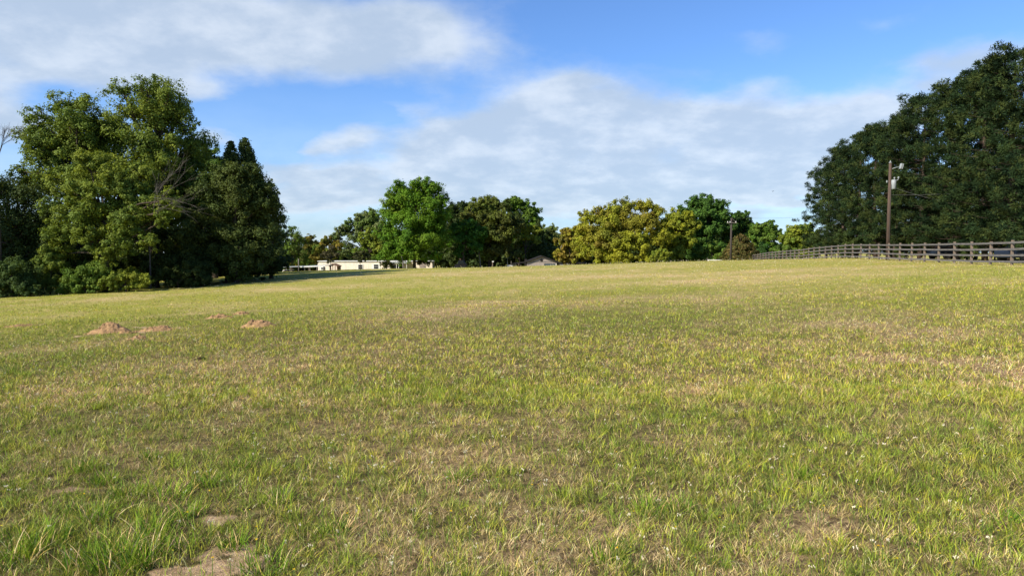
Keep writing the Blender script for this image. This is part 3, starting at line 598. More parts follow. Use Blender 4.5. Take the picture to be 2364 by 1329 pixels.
for i, (px, yt, Y) in enumerate([(-150, 300, 58), (-330, 250, 50)]):
    broadleaf('oak_tree', ['dark oak just outside the left edge of the photo', 'tall oak well outside the left edge of the photo'][i], px, yt, 660, 130, Y, DARK, 16000, nlobe=18, group=LG, size=.3)

FG = 'trees beyond the meadow'
def far(name, label, px, yt, yb, hw, Y, pal, nl, **k): return broadleaf(name, label, px, yt, yb, hw, Y, pal, nl, group=FG, **k)
far('oak_tree', 'small dark olive tree just right of the left wood', 672, 515, 615, 30, 126, MID + BROWNG[:1], 7000, size=.33, lobes=[(655, 545, 20), (672, 530, 14), (685, 550, 16), (665, 575, 22), (688, 585, 18), (645, 590, 20), (660, 606, 16), (690, 606, 14)])
far('oak_tree', 'low ochre tree beside the small carport', 712, 538, 615, 26, 150, OCHRE + MID[:1], 6000, lobes=[(700, 558, 15), (718, 552, 12), (730, 572, 14), (705, 582, 18), (725, 598, 16), (690, 600, 16), (710, 606, 14)])
far('oak_tree', 'low orange tinged tree left of the cream home', 752, 545, 612, 34, 165, OCHRE + YGREEN[:1], 6000, lobes=[(735, 570, 16), (755, 560, 14), (775, 568, 14), (740, 590, 18), (765, 592, 18)])
far('elm_tree', 'hazy green loose tree left of the large bright oak', 835, 478, 606, 78, 172, SAGE + MID[:1], 15000, size=.55, sub=11, tight=.36, lobes=[(862, 500, 20), (835, 502, 18), (812, 518, 18), (792, 535, 18), (775, 552, 16), (850, 530, 26), (820, 550, 22), (880, 530, 26), (800, 575, 22), (850, 570, 26), (780, 590, 18)])
far('oak_tree', 'soft yellow green tree tucked behind the bright oak', 850, 530, 606, 44, 152, YGREEN + MID[:1], 8000, lobes=[(845, 555, 18), (865, 545, 18), (880, 570, 20), (835, 582, 18), (860, 595, 18), (885, 598, 16)])
far('oak_tree', 'largest bright green oak in front of the cream home', 955, 405, 606, 92, 132, BRIGHT, 40000, size=.46, sub=16, trunk_r=.32, lobes=[
  (965, 432, 26), (925, 438, 26), (1000, 440, 24), (905, 465, 24), (1020, 465, 22), (945, 465, 30, -2), (990, 475, 30, -2), (890, 495, 22), (1015, 505, 26), (930, 505, 34, -3), (975, 515, 34, -3), (895, 535, 26), (905, 570, 28, -3), (945, 560, 32, -4), (985, 565, 30, -4), (1025, 555, 24), (885, 590, 18), (920, 592, 20, -3), (1000, 592, 18, -2), (955, 592, 18, -4)])
far('oak_tree', 'nearly black green tree at the right shoulder of the bright oak', 1062, 464, 600, 36, 148, DARK, 12000, lobes=[(1048, 490, 20), (1070, 480, 16), (1055, 515, 26), (1080, 505, 22), (1050, 550, 28), (1075, 585, 24), (1045, 595, 18)])
far('oak_tree', 'low deep green tree in front of the brownish oak', 1072, 508, 600, 42, 136, [(.045, .115, .016), (.06, .14, .018)], 12000, lobes=[(1055, 528, 18), (1080, 522, 18), (1100, 540, 18), (1050, 555, 20), (1078, 555, 22), (1100, 570, 16), (1060, 580, 16)])
far('oak_tree', 'brownish olive oak with dark trunks right of the bright oak', 1130, 456, 600, 72, 142, BROWNG + OLIVE[:1], 26000, sub=15, trunk_r=.35, lobes=[
  (1095, 480, 20), (1130, 474, 22), (1155, 480, 22), (1080, 500, 18), (1115, 505, 26, -2), (1155, 510, 28, -2), (1185, 515, 22), (1140, 545, 28, -3), (1175, 550, 24, -2), (1110, 545, 20), (1150, 580, 22, -2), (1190, 585, 22), (1120, 585, 18)])
far('oak_tree', 'fresh green topped oak behind the brownish oak', 1200, 454, 590, 46, 154, BRIGHT[:2] + MID, 17000, sub=12, lobes=[(1175, 472, 17), (1202, 475, 17), (1225, 490, 18), (1238, 510, 13), (1195, 505, 24), (1220, 525, 22), (1190, 540, 26), (1212, 560, 24), (1225, 590, 20)])
far('oak_tree', 'fresh green branch clump above the garage roof', 1212, 515, 575, 30, 146, YGREEN, 6000, lobes=[(1200, 532, 12), (1218, 528, 12), (1235, 535, 12), (1222, 548, 12), (1240, 556, 10)])
cedar('cedar_tree', 'narrow dark cedar poking above the garage', 1243, 508, 604, 26, 150, DARK, 6000, group=FG)
far('elm_tree', 'pale thin leafed tree behind the garage', 1270, 515, 604, 34, 165, SAGE + MID[:1], 8000, lobes=[(1258, 532, 14), (1278, 530, 12), (1265, 555, 18), (1290, 552, 14), (1275, 580, 20), (1255, 590, 18)])
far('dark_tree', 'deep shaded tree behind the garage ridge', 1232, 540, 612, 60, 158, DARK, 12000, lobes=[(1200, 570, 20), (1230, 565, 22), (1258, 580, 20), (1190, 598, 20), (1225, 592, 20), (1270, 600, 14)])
far('oak_tree', 'ochre tree right beside the garage', 1318, 522, 612, 40, 140, OCHRE + YELLOW[:1], 12000, lobes=[(1310, 540, 14), (1335, 545, 18), (1300, 560, 18), (1325, 570, 22), (1295, 588, 18), (1320, 596, 18), (1345, 590, 20)])
far('oak_tree', 'largest golden yellow oak with a wide rounded crown', 1440, 460, 610, 128, 130, YELLOW + OCHRE[:1], 46000, size=.44, sub=16, trunk_r=.35, lobes=[
  (1450, 482, 22), (1485, 480, 22), (1420, 486, 22), (1390, 495, 22), (1515, 490, 20), (1360, 508, 24), (1345, 530, 22), (1405, 520, 30, -2), (1450, 515, 32, -2), (1495, 520, 30, -2), (1530, 520, 22), (1370, 550, 28, -3), (1420, 560, 32, -4), (1470, 560, 30, -4), (1520, 555, 26, -3), (1390, 590, 24, -4), (1440, 592, 24, -5), (1490, 590, 22, -4), (1350, 580, 22, -1)])
far('oak_tree', 'yellow green tree at the right shoulder of the golden oak', 1572, 485, 608, 52, 138, YGREEN + YELLOW[:1], 18000, lobes=[(1560, 505, 18), (1585, 500, 14), (1545, 525, 20), (1575, 525, 22), (1600, 520, 18), (1555, 555, 24), (1590, 555, 22), (1560, 588, 20)])
far('small_oak_tree', 'little yellow green tree low before the golden oak', 1520, 570, 612, 30, 124, YGREEN + YELLOW[1:2], 6000, size=.35, lobes=[(1512, 588, 10), (1525, 582, 11), (1540, 588, 10), (1505, 598, 9), (1530, 598, 10)], trunk_r=.08)
far('oak_tree', 'tall deep green oak left of the dark far pole', 1632, 452, 606, 62, 152, [(.055, .12, .018), (.07, .14, .022), (.045, .095, .018)], 26000, sub=14, lobes=[
  (1605, 472, 20), (1635, 470, 20), (1662, 478, 20), (1590, 495, 20), (1625, 500, 28, -2), (1665, 502, 24), (1600, 530, 26, -2), (1645, 535, 28, -2), (1680, 525, 18), (1610, 570, 26, -3), (1650, 575, 26, -3), (1600, 595, 18, -4)])
far('oak_tree', 'flat topped green oak behind the dark far pole', 1708, 485, 590, 34, 156, [(.055, .11, .018), (.045, .09, .018)], 11000, lobes=[(1695, 502, 16), (1715, 500, 16), (1725, 515, 13), (1700, 530, 24), (1720, 545, 20), (1690, 565, 22)])
far('bush', 'green bushy tree above the low white fence', 1642, 560, 608, 42, 140, BRIGHT[:1] + MID, 9000, lobes=[(1620, 580, 14), (1645, 572, 14), (1665, 585, 14), (1625, 598, 12), (1652, 598, 12)])
cedar('cedar_tree', 'rusty brown conical cedar beside the dark far pole', 1710, 542, 606, 40, 128, [(.085, .08, .022), (.07, .08, .022), (.11, .08, .026)], 9000, group=FG, power=.5)
far('dark_tree', 'dark filler tree low behind the far end of the fence', 1750, 560, 604, 40, 142, [(.04, .10, .018), (.035, .08, .018)], 8000, lobes=[(1730, 580, 16), (1755, 578, 16), (1775, 588, 14), (1740, 592, 14)])
far('oak_tree', 'bright round green oak near the far end of the fence', 1768, 510, 600, 42, 148, BRIGHT[2:3] + MID, 15000, sub=13, lobes=[(1755, 528, 15), (1778, 525, 15), (1742, 548, 16), (1795, 545, 14), (1768, 548, 22), (1750, 575, 20), (1785, 575, 20)])
far('oak_tree', 'yellow green tree at the foot of the farthest pine', 1850, 512, 600, 50, 124, YGREEN + MID[:1], 18000, sub=13, lobes=[(1835, 530, 14), (1858, 528, 15), (1820, 550, 18), (1850, 555, 22), (1875, 545, 18), (1885, 575, 20), (1835, 582, 20), (1865, 588, 18)])
far('bush', 'low dull green bush behind the fence between two oaks', 1805, 560, 604, 34, 118, MID + DARK[:1], 6000, size=.4, lobes=[(1790, 582, 13), (1812, 578, 13), (1830, 588, 12)])
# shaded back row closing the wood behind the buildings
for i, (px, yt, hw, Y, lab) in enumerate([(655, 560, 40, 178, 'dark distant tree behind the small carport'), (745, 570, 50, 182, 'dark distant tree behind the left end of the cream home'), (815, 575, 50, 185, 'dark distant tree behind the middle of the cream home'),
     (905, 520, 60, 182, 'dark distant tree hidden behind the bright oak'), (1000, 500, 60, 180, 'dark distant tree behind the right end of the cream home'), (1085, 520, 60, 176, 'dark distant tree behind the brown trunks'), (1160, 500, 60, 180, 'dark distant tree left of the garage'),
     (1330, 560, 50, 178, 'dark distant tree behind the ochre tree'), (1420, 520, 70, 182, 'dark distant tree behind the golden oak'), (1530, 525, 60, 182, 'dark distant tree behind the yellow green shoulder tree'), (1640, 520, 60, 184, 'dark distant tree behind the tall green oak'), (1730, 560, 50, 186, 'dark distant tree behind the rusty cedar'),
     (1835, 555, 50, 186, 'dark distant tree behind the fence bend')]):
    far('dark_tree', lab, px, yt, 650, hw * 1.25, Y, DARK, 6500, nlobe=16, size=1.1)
FGS = 'small yard trees in front of the cream home'
broadleaf('yard_tree', 'thin purplish yard tree before the left end of the cream home', 763, 560, 612, 26, 128, [(.10, .09, .045), (.075, .075, .035)], 3500, size=.26, group=FGS, tight=.34, lobes=[(750, 588, 11), (765, 575, 11), (778, 588, 10), (762, 596, 12)], trunk_r=.09)
broadleaf('yard_tree', 'dark little yard tree in front of a window of the cream home', 833, 578, 606, 22, 128, [(.045, .05, .02), (.07, .08, .025)], 3500, size=.26, group=FGS, tight=.34, lobes=[(822, 592, 9), (835, 585, 10), (848, 593, 9), (834, 600, 10)], trunk_r=.08)

# ------------------------------------------------------------------ pines
def pine_meshes(seed, H=17.0, Rm=4.1):
    r = np.random.RandomState(seed); mb = MB(); wob = r.randn(2) * .25
    def tr(z): return np.array([wob[0] * math.sin(z / H * 3), wob[1] * math.sin(z / H * 2.3), z])
    zs = np.linspace(-.3, H * .97, 12); mb.tube([tr(z) for z in zs], list(.24 * (1 - np.clip(zs / H, 0, 1)) ** .8 + .03), 8)
    Ps, Ds, Cs_ = [], [], []
    for i in range(128):
        u = .07 + .92 * ((i + r.rand()) / 128) ** .92; z = u * H; a = r.rand() * 6.283
        prof = (1 - ((u - .38) / .64) ** 2) if u > .38 else (.72 + .28 * (u / .38)); L = max(.6, Rm * math.sqrt(max(prof, 0.02)) * (.80 + .25 * r.rand())); up = .15 + .9 * u ** 2
        vb = r.rand(); st = tr(z * .97); d = np.array([math.cos(a), math.sin(a), up * .45]); e = st + d * L; mid = st + d * L * .55 - np.array([0, 0, .14 * L * (1 - u)])
        pads = r.randn(3, 3) * np.array([.38, .38, .22])
        pts = bez(st, mid, e, 6); mb.tube(pts, list(np.linspace(.042 * (1.2 - u), .008, 6)), 4, False)
        for k in range(9):
            pd = k % 3; t = (.52, .76, .98)[pd] + .03 * r.randn(); q = (1 - t) ** 2 * st + 2 * t * (1 - t) * mid + t * t * e + pads[pd] + r.randn(3) * np.array([.24, .24, .13]) + np.array([0, 0, .15])
            m = 60; dv = r.randn(m, 3); dv[:, 2] = dv[:, 2] * .85 + .35; dv /= np.linalg.norm(dv, axis=1, keepdims=True); sc = .30 + .20 * r.rand()
            Ps.append(q + dv * sc * (.35 + .65 * r.rand(m, 1))); Ds.append(dv)
            bc = (.7 + .6 * vb) * np.array([(.019, .036, .014), (.030, .050, .017), (.013, .026, .012), (.050, .068, .020)])[r.randint(0, 4)]
            Cs_.append(bc * (.75 + .5 * r.rand(m))[:, None])
    Pp = np.concatenate(Ps); D = np.concatenate(Ds); Cc = np.concatenate(Cs_); N = len(Pp); Ln = .24 * (.7 + .6 * r.rand(N)); Wn = .034
    rv = r.randn(N, 3); B = np.cross(D, rv); B /= np.linalg.norm(B, axis=1, keepdims=True)
    D2 = D + r.randn(N, 3) * .35
    V = np.stack([Pp - D2 * Ln[:, None] * .5, Pp + B * Wn, Pp + D2 * Ln[:, None] * .5, Pp - B * Wn], 1).reshape(-1, 3)
    return np_mesh('crown', V, np.arange(4 * N), np.full(N, 4), NEEDLE, np.repeat(Cc, 4, 0)), mb.mesh('trunk', PBARK, True)
PM = [pine_meshes(31), pine_meshes(32), pine_meshes(33, Rm=3.7), pine_meshes(34, Rm=4.4)]
PG = 'pines in a row behind the wooden fence'
pines = [ # px, top py, Y, label
 (2440, 100, 45, 'pine outside the right edge of the photo, nearest the camera'), (2349, 108, 50, 'nearest pine at the right edge, tall with an open crown and bare trunk'),
 (2290, 150, 57, 'second pine from the right edge, behind the tall open one'), (2225, 178, 62, 'dark pine right of the transformer pole, third from the right edge'),
 (2135, 214, 68, 'broad topped dark pine just right of the transformer pole'), (2075, 262, 74, 'pine directly behind the transformer pole'),
 (2030, 285, 80, 'pine left of the transformer pole with a rounded top'), (1985, 305, 87, 'dark pine third from the far end of the row'),
 (1950, 336, 94, 'pine second from the far end of the row, sunlit shoulder'), (1912, 372, 102, 'farthest pine of the row with a sunlit left side')]
for i, (px, pt, Y, lab) in enumerate(pines):
    t = P(px, pt, Y); base = gz(t[0], Y); H = t[2] - base; root = empty('pine_tree', (t[0], Y, base), lab, 'pine', PG, rz=i * 1.9)
    cme, tme = PM[i % 4]; s = H / 17.0
    for nm, me in (('crown', cme), ('trunk', tme)): c = ob(nm, me, root)
    s *= .975; root.scale = (s * 1.02, s * 1.02, s)
back = [(48, 58), (52, 66), (56, 75), (57, 84), (58, 93), (61, 50), (66, 70), (68, 88), (60, 104), (46, 50)]
BL = ['nearest', 'second nearest', 'third', 'fourth', 'fifth', 'deep shaded nearest', 'deep shaded middle', 'deep shaded far', 'farthest', 'right edge']
for i, (x, y) in enumerate(back):
    root = empty('pine_tree', (x, y, gz(x, y)), BL[i] + ' pine of the hidden row standing behind the front pines', 'pine', 'pines behind the front row', rz=i * 2.7 + 1)
    cme, tme = PM[(i + 2) % 4]
    for nm, me in (('crown', cme), ('trunk', tme)): ob(nm, me, root)
    s = .70 + .03 * (i % 3); root.scale = (s * 1.15, s * 1.15, s)
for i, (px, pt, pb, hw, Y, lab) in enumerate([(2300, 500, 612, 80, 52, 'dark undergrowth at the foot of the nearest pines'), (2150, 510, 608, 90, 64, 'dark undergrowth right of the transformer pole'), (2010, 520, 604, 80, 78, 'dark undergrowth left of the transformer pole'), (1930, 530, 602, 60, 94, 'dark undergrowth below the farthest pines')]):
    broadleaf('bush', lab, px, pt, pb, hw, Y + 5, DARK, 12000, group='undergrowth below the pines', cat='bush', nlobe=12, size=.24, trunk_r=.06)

for i, (x, y, lab) in enumerate([(74, 48, 'dark thicket beyond the pines, right edge'), (80, 64, 'dark thicket beyond the pines, behind the second pine'), (82, 80, 'dark thicket beyond the pines, behind the transformer pole'), (80, 98, 'dark thicket beyond the pines, left of the transformer pole'), (76, 116, 'dark thicket beyond the far end of the pines')]):
    px = CX + F * x / y; broadleaf('thicket', lab, px, 470, 600, 10.5 * F / y, y, DARK, 7000, group='thickets beyond the pines', cat='thicket', nlobe=22, size=.5, trunk_r=.1)
# ------------------------------------------------------------------ wooden fence
froot = empty('wooden_fence', (FX0, FY0, gz(FX0, FY0)), 'long weathered four board wooden fence running along the pines', 'fence')
org = np.array([FX0, FY0, gz(FX0, FY0)]); rq = random.Random(3); step = 2.44; ang = math.atan2(FDY, FDX)
def fp(k): s = k * step; x = FX0 + FDX * s; y = FY0 + FDY * s; return np.array([x, y, gz(x, y)])
ks = list(range(-7, 42)); tops = {}
for k in ks:
    p = fp(k) - org; hgt = 1.48 + rq.uniform(-.03, .05); tx, ty = rq.uniform(-.02, .02), rq.uniform(-.02, .02)
    mb = MB(); mb.box((p[0], p[1], p[2] + hgt / 2 - .2), (.13, .13, hgt + .4), rz=ang + rq.uniform(-.1, .1), rx=tx, ry=ty)
    mb.build('post', POSTW, froot, bevel=.01)
nx, ny = FDY, -FDX     # boards are nailed to the field side (toward -x)
for k in range(-7, 41, 2):
    k2 = min(k + 2, 41); a, b_ = fp(k) - org, fp(k2) - org
    for j, hh in enumerate((.22, .60, .98, 1.36)):
        oa, ob_ = rq.uniform(-.015, .015), rq.uniform(-.015, .015); mb = MB(); vs = []
        m_ = fp(k + 1) - org; seq = [(a, oa), (m_, (oa + ob_) / 2 - .01), (b_, ob_)] if k2 - k == 2 else [(a, oa), (b_, ob_)]
        gap = .012 * (1 if (k // 2) % 2 else -1)
        for (q, o) in seq:
            for dz in (-.06, .06):
                for dn in (.068, .093):
                    vs.append((q[0] - nx * dn + (FDX * .01 if q is a else 0), q[1] - ny * dn + (FDY * .01 if q is a else 0), q[2] + hh + o + dz))
        n_ = len(seq); fsx = []
        for i in range(n_ - 1):
            A0 = i * 4; B0 = A0 + 4
            fsx += [(A0, B0, B0 + 2, A0 + 2), (A0 + 1, A0 + 3, B0 + 3, B0 + 1), (A0 + 2, B0 + 2, B0 + 3, A0 + 3), (A0, A0 + 1, B0 + 1, B0)]
        fsx += [(0, 2, 3, 1), ((n_ - 1) * 4, (n_ - 1) * 4 + 1, (n_ - 1) * 4 + 3, (n_ - 1) * 4 + 2)]
        mb.add(vs, fsx).build('rail', RAILW, froot)

# ------------------------------------------------------------------ utility poles
p0 = P(2049, 600, 62.5); bz = gz(p0[0], 62.5); top = P(2049, 376, 62.5)[2] - bz
pole = empty('utility_pole', (p0[0], 62.5, bz), 'reddish brown utility pole carrying a grey transformer and a lamp arm', 'utility pole')
MB().tube([(0, 0, -.3), (0, 0, top * .5), (0, 0, top)], [.17, .145, .115], 12).build('pole_shaft', POLEW, pole, True)
MB().tube([(.02, -.19, .2), (.02, -.17, top * .5), (.02, -.15, top * .78)], .035, 8).build('conduit', DPOLE, pole, True)
MB().tube([(0, 0, top), (0, 0, top + .05)], [.135, .12], 12).tube([(0, 0, top + .05), (0, 0, top + .18)], [.05, .04], 8).build('pole_cap', GALV, pole, True)
tz = top - 2.0
MB().tube([(.30, -.10, tz - .38), (.30, -.10, tz - .36), (.30, -.10, tz + .42), (.30, -.10, tz + .46)], [.19, .215, .215, .18], 16).build('transformer', LGREY, pole, True)
MB().box((.10, -.06, tz + .25), (.22, .08, .06)).box((.10, -.06, tz - .2), (.22, .08, .06)).build('bracket', GALV, pole)
for dx, dz in ((.36, .62), (.72, .66)):
    MB().tube([(.26 + (dx - .36) * .8, -.10, tz + .40), (dx, -.10, tz + dz - .16)], .03, 6).tube([(dx, -.10, tz + dz - .16), (dx, -.10, tz + dz - .02)], .045, 8).ell((dx, -.10, tz + dz), (.085, .085, .085), 10, 7).build('bushing', LGREY, pole, True)
MB().tube([(-.12, 0, tz + .3), (-.26, -.02, tz + .34)], .03, 6).ell((-.28, -.02, tz + .3), (.06, .06, .12), 8, 6).build('insulator', LGREY, pole, True)
MB().tube([(.1, 0, top - .55), (.5, -.02, top - .42), (.80, -.04, top - .36)], .025, 8).build('lamp_arm', GALV, pole, True)
lh = MB().box((.93, -.05, top - .32), (.14, .26, .50), ry=R(14)).build('lamp_head', LGREY, pole, bevel=.03)
MB().box((1.05, -.05, top - .33), (.10, .22, .46), ry=R(14)).build('lamp_lens', LGREY, lh)
# overhead wires to a neighbouring pole outside the frame
def sag(a, b, s, k=24): return [a * (1 - t) + b * t - np.array([0, 0, s * 4 * t * (1 - t)]) for t in np.linspace(0, 1, k)]
pA = np.array([p0[0] + .35, 62.4, bz + tz - .25]); pB = P(2560, 450, 52.0); pC = P(2200, 458, 60); 
for i, (a, b_, s, lab) in enumerate([(pA, pB, 1.3, 'slack overhead wire sagging right from the transformer across the pines'), (P(2110, 462, 60.0), P(2560, 395, 50), .5, 'thin taut wire crossing the nearest pines near the right edge')]):
    if i: a = np.array([p0[0] + .1, 62.4, bz + tz - .9])
    o = MB().tube(sag(a, b_, s), .014, 5).build('overhead_wire', WIRE, None); setp(o, lab, 'wire', 'overhead wires by the pines')
q = P(2560, 600, 51.5); qb = gz(q[0], 51.5); o2 = empty('utility_pole', (q[0], 51.5, qb), 'brown utility pole outside the right edge holding the wires', 'utility pole')
MB().tube([(0, 0, -.3), (0, 0, 8.4)], [.16, .12], 10).build('pole_shaft', POLEW, o2, True); MB().box((0, -.14, 7.6), (1.2, .1, .1)).build('crossarm', POLEW, o2)
p1 = P(1687, 600, 118); b1 = gz(p1[0], 118); t1 = P(1687, 503, 118)[2] - b1
fpole = empty('utility_pole', (p1[0], 118, b1), 'dark far utility pole with a crossarm before the green oaks', 'utility pole')
MB().tube([(0, 0, -.3), (0, 0, t1)], [.20, .15], 8).build('pole_shaft', DPOLE, fpole, True)
MB().box((.0, -.22, t1 - .85), (1.7, .12, .12)).build('crossarm', DEADW, fpole)
MB().tube([(.1, -.1, t1 - .1), (.8, -.1, t1 - .85)], .03, 5).tube([(-.1, -.1, t1 - 1.4), (-.6, -.2, t1 - .9)], .03, 5).build('brace', DEADW, fpole)
for dx in (-.7, -.3, .7): MB().tube([(dx, -.22, t1 - .79), (dx, -.22, t1 - .58)], [.06, .04], 6).build('insulator', WHITEP, fpole)
a = np.array([p1[0], 117.8, b1 + t1 - .05]); o = MB().tube(sag(a, P(2160, 470, 118), .8), .012, 4).build('overhead_wire', WIRE, None); setp(o, 'pale wire leaving the far pole to the right', 'wire', 'overhead wires by the pines')

# ------------------------------------------------------------------ cream mobile home
Yh = 140.0; xl = P(733, 600, Yh)[0]; xr = P(998, 600, Yh)[0]; zt = P(860, 603.5, Yh)[2]; Lh = xr - xl; bh = gz((xl + xr) / 2, Yh); Hh = zt - bh
home = empty('mobile_home', ((xl + xr) / 2, Yh, bh), 'long low cream mobile home behind the crest of the meadow', 'mobile home', rz=0)
def hx(px): return P(px, 600, Yh)[0] - (xl + xr) / 2
def hz(py): return P(860, py, Yh)[2] - bh
prof = [(-Lh / 2 + .35, Hh), (-Lh / 2, Hh - .55), (-Lh / 2, .5), (Lh / 2, .5), (Lh / 2, Hh)]
MB().prism([(x, z) for x, z in prof], 0, 4.3).build('wall', CREAM, home)
MB().prism([(-Lh / 2 + .02, -.1), (Lh / 2 - .05, -.1), (Lh / 2 - .05, .5), (-Lh / 2 + .02, .5)], .06, 4.2).build('skirting', CREAM, home)
MB().box((.1, 2.15, Hh + .06), (Lh + .2, 4.7, .12)).build('roof', WHITEP, home)
for px in range(745, 900, 26): MB().box((hx(px), -.012, Hh / 2 + .2), (.05, .02, Hh - .8)).build('siding_strip', WHITEP, home)
for (pa, pb, ya, yb, dark) in ((827, 837, 611, 621, 1), (863, 873.5, 610.5, 620, 1), (741, 749, 617, 622, 0)):
    cx, cz, wx, wz = hx((pa + pb) / 2), (hz(ya) + hz(yb)) / 2, hx(pb) - hx(pa), hz(ya) - hz(yb)
    fo = MB().box((cx - wx / 2 - .04, -.04, cz), (.08, .08, wz + .16)).box((cx + wx / 2 + .04, -.04, cz), (.08, .08, wz + .16)).box((cx, -.04, cz + wz / 2 + .04), (wx, .08, .08)).box((cx, -.04, cz - wz / 2 - .04), (wx, .08, .08)).box((cx, -.05, cz), (wx, .05, .05)).build('window', WHITEP, home)
    MB().box((cx, -.01, cz), (wx, .04, wz)).build('pane', GLASS, fo)
    if dark and pa > 850:
        for sx in (-1, 1): MB().box((cx + sx * (wx / 2 + .24), -.03, cz), (.3, .05, wz + .1)).build('shutter', WHITEP, home)
pc = (hx(905) + hx(945)) / 2; pw = hx(960) - hx(903)
MB().box((hx(925), -1.2, hz(604.5)), (hx(948) - hx(904), 2.4, .12)).box((hx(925), -2.38, hz(605.6)), (hx(948) - hx(904), .06, .3)).build('porch_roof', GALV, home)
for px in (906, 919.5, 924.5, 942.5): MB().tube([(hx(px), -2.2, -.1), (hx(px), -2.2, hz(605))], .06, 6).build('porch_post', WHITEP, home)
MB().box((hx(918), -1.2, .5), (hx(930) - hx(906), 2.4, .18)).build('porch_deck', BROWNW, home)
MB().box((hx(914), -.02, .5 + 1.0), (2.6, .06, 2.0)).build('glass_door', GLASS, home)
MB().box(((hx(921) + hx(930)) / 2, -.02, 1.5), (hx(930) - hx(921), .05, 2.0)).build('porch_shade_panel', DARKR, home)  # dark panel standing in for the shade inside the porch recess
MB().box((hx(975), -.03, hz(612)), (1.2, .06, 1.0)).build('wall_vent', PINKW, home)
bare('yard_tree', 'pale forked bare trunk standing before the porch of the cream home', 930, 604, 128, 1.4, .5, 21, (-.2, 0, 1), DEADW, r0=.12, depth=2, kids=2)
# yard shrubs by the porch, enlarged to shade the cream wall
broadleaf('bush', 'thin shrub in front of the porch left side', 893, 604, 622, 12, 134, BROWNG, 2600, size=.22, cat='bush', group='shrubs by the porch', lobes=[(884, 611, 8), (895, 608, 9), (904, 614, 8), (890, 617, 7)], trunk_r=.05)
broadleaf('bush', 'thin shrub added to shade the right end of the cream home', 982, 600, 622, 10, 134, BROWNG + DARK, 2000, size=.22, cat='bush', group='shrubs by the porch', lobes=[(968, 606, 7), (978, 604, 8), (988, 608, 7)], trunk_r=.05)

# ------------------------------------------------------------------ carport at the left of the home
Yc = 118.0; xa = P(646, 620, Yc)[0]; xb = P(757, 620, Yc)[0]; xm = (xa + xb) / 2; bc_ = gz(xm, Yc)
def cxp(px): return P(px, 620, Yc)[0] - xm
def czp(py): return P(700, py, Yc)[2] - bc_
cr = empty('carport', (xm, Yc, bc_), 'open flat roofed pale carport at the left of the cream home', 'carport')
mb = MB(); za, zb_ = czp(616.5), czp(612.5); mb.prism([(cxp(646), za - .05), (cxp(757), zb_ - .05), (cxp(757), zb_ + .05), (cxp(646), za + .05)], -1.5, 3.5).build('roof', GALV, cr)
MB().prism([(cxp(700), czp(616.5)), (cxp(757), czp(614.5)), (cxp(757), czp(612.8)), (cxp(700), czp(614.6))], -1.56, -1.505).build('fascia', WHITEP, cr)
for px in (646.5, 676, 709, 721, 737, 752):
    zr = czp(616.5) + (czp(612.5) - czp(616.5)) * (px - 646) / 111
    MB().box((cxp(px), -1.4, zr / 2 - .15), (.13, .13, zr + .2)).build('post', DEADW, cr)
    MB().box((cxp(px), 3.3, zr / 2 - .15), (.10, .10, zr + .2)).build('post', DEADW, cr)
q = P(689.5, 620, 116); b_ = gz(q[0], 116); o = MB().tube([(0, 0, -.2), (0, 0, P(689, 597, 116)[2] - b_)], .09, 8).build('light_pole', DEADW, None, True); o.location = (q[0], 116, b_); setp(o, 'thin grey pole standing taller than the carport roof', 'pole')
q = P(663, 620, 119); b_ = gz(q[0], 119); wz_ = P(663, 623, 119)[2] - b_
tr_ = empty('stock_trailer', (q[0], 119, b_), 'white low stock trailer parked under the carport', 'trailer')
ww = 20 / F * 119
MB().box((0, .7, wz_ - .05), (ww, 1.6, .12)).build('top_rail', WHITEP, tr_); MB().box((0, .7, wz_ - .55), (ww, 1.5, .10)).build('side_board', GALV, tr_)
for dx in (-.48, -.16, .2, .48): MB().box((dx * ww, -.1, wz_ / 2), (.08, .08, wz_ - .1)).build('upright', WHITEP, tr_)
for dx in (-.2, .2): MB().tube([(dx * ww, -.16, .3), (dx * ww, .02, .3)], .3, 14).build('wheel', TYRE, tr_)
# small brown gabled shelter
Ys = 124; q = P(773.5, 620, Ys); b_ = gz(q[0], Ys); sh = empty('wooden_shelter', (q[0], Ys, b_), 'small brown open shelter with a pitched roof before the cream home', 'shelter')
sw = 18 / F * Ys; zt_ = P(773, 608, Ys)[2] - b_; ze = P(773, 613, Ys)[2] - b_
MB().prism([(-sw / 2 - .1, ze), (-sw * .15, zt_), (sw / 2 + .1, ze - .05), (sw / 2 + .1, ze - .17), (-sw * .15, zt_ - .12), (-sw / 2 - .1, ze - .12)], -1.2, 1.6).build('roof', BROWNW, sh)
for dx in (-.46, -.1, .2, .46): MB().box((dx * sw, -1.0, ze / 2), (.12, .12, ze)).build('post', BROWNW, sh)
MB().box((.46 * sw, .3, ze / 2 + .1), (.06, 2.4, ze - .2)).build('side_panel', BROWNW, sh)

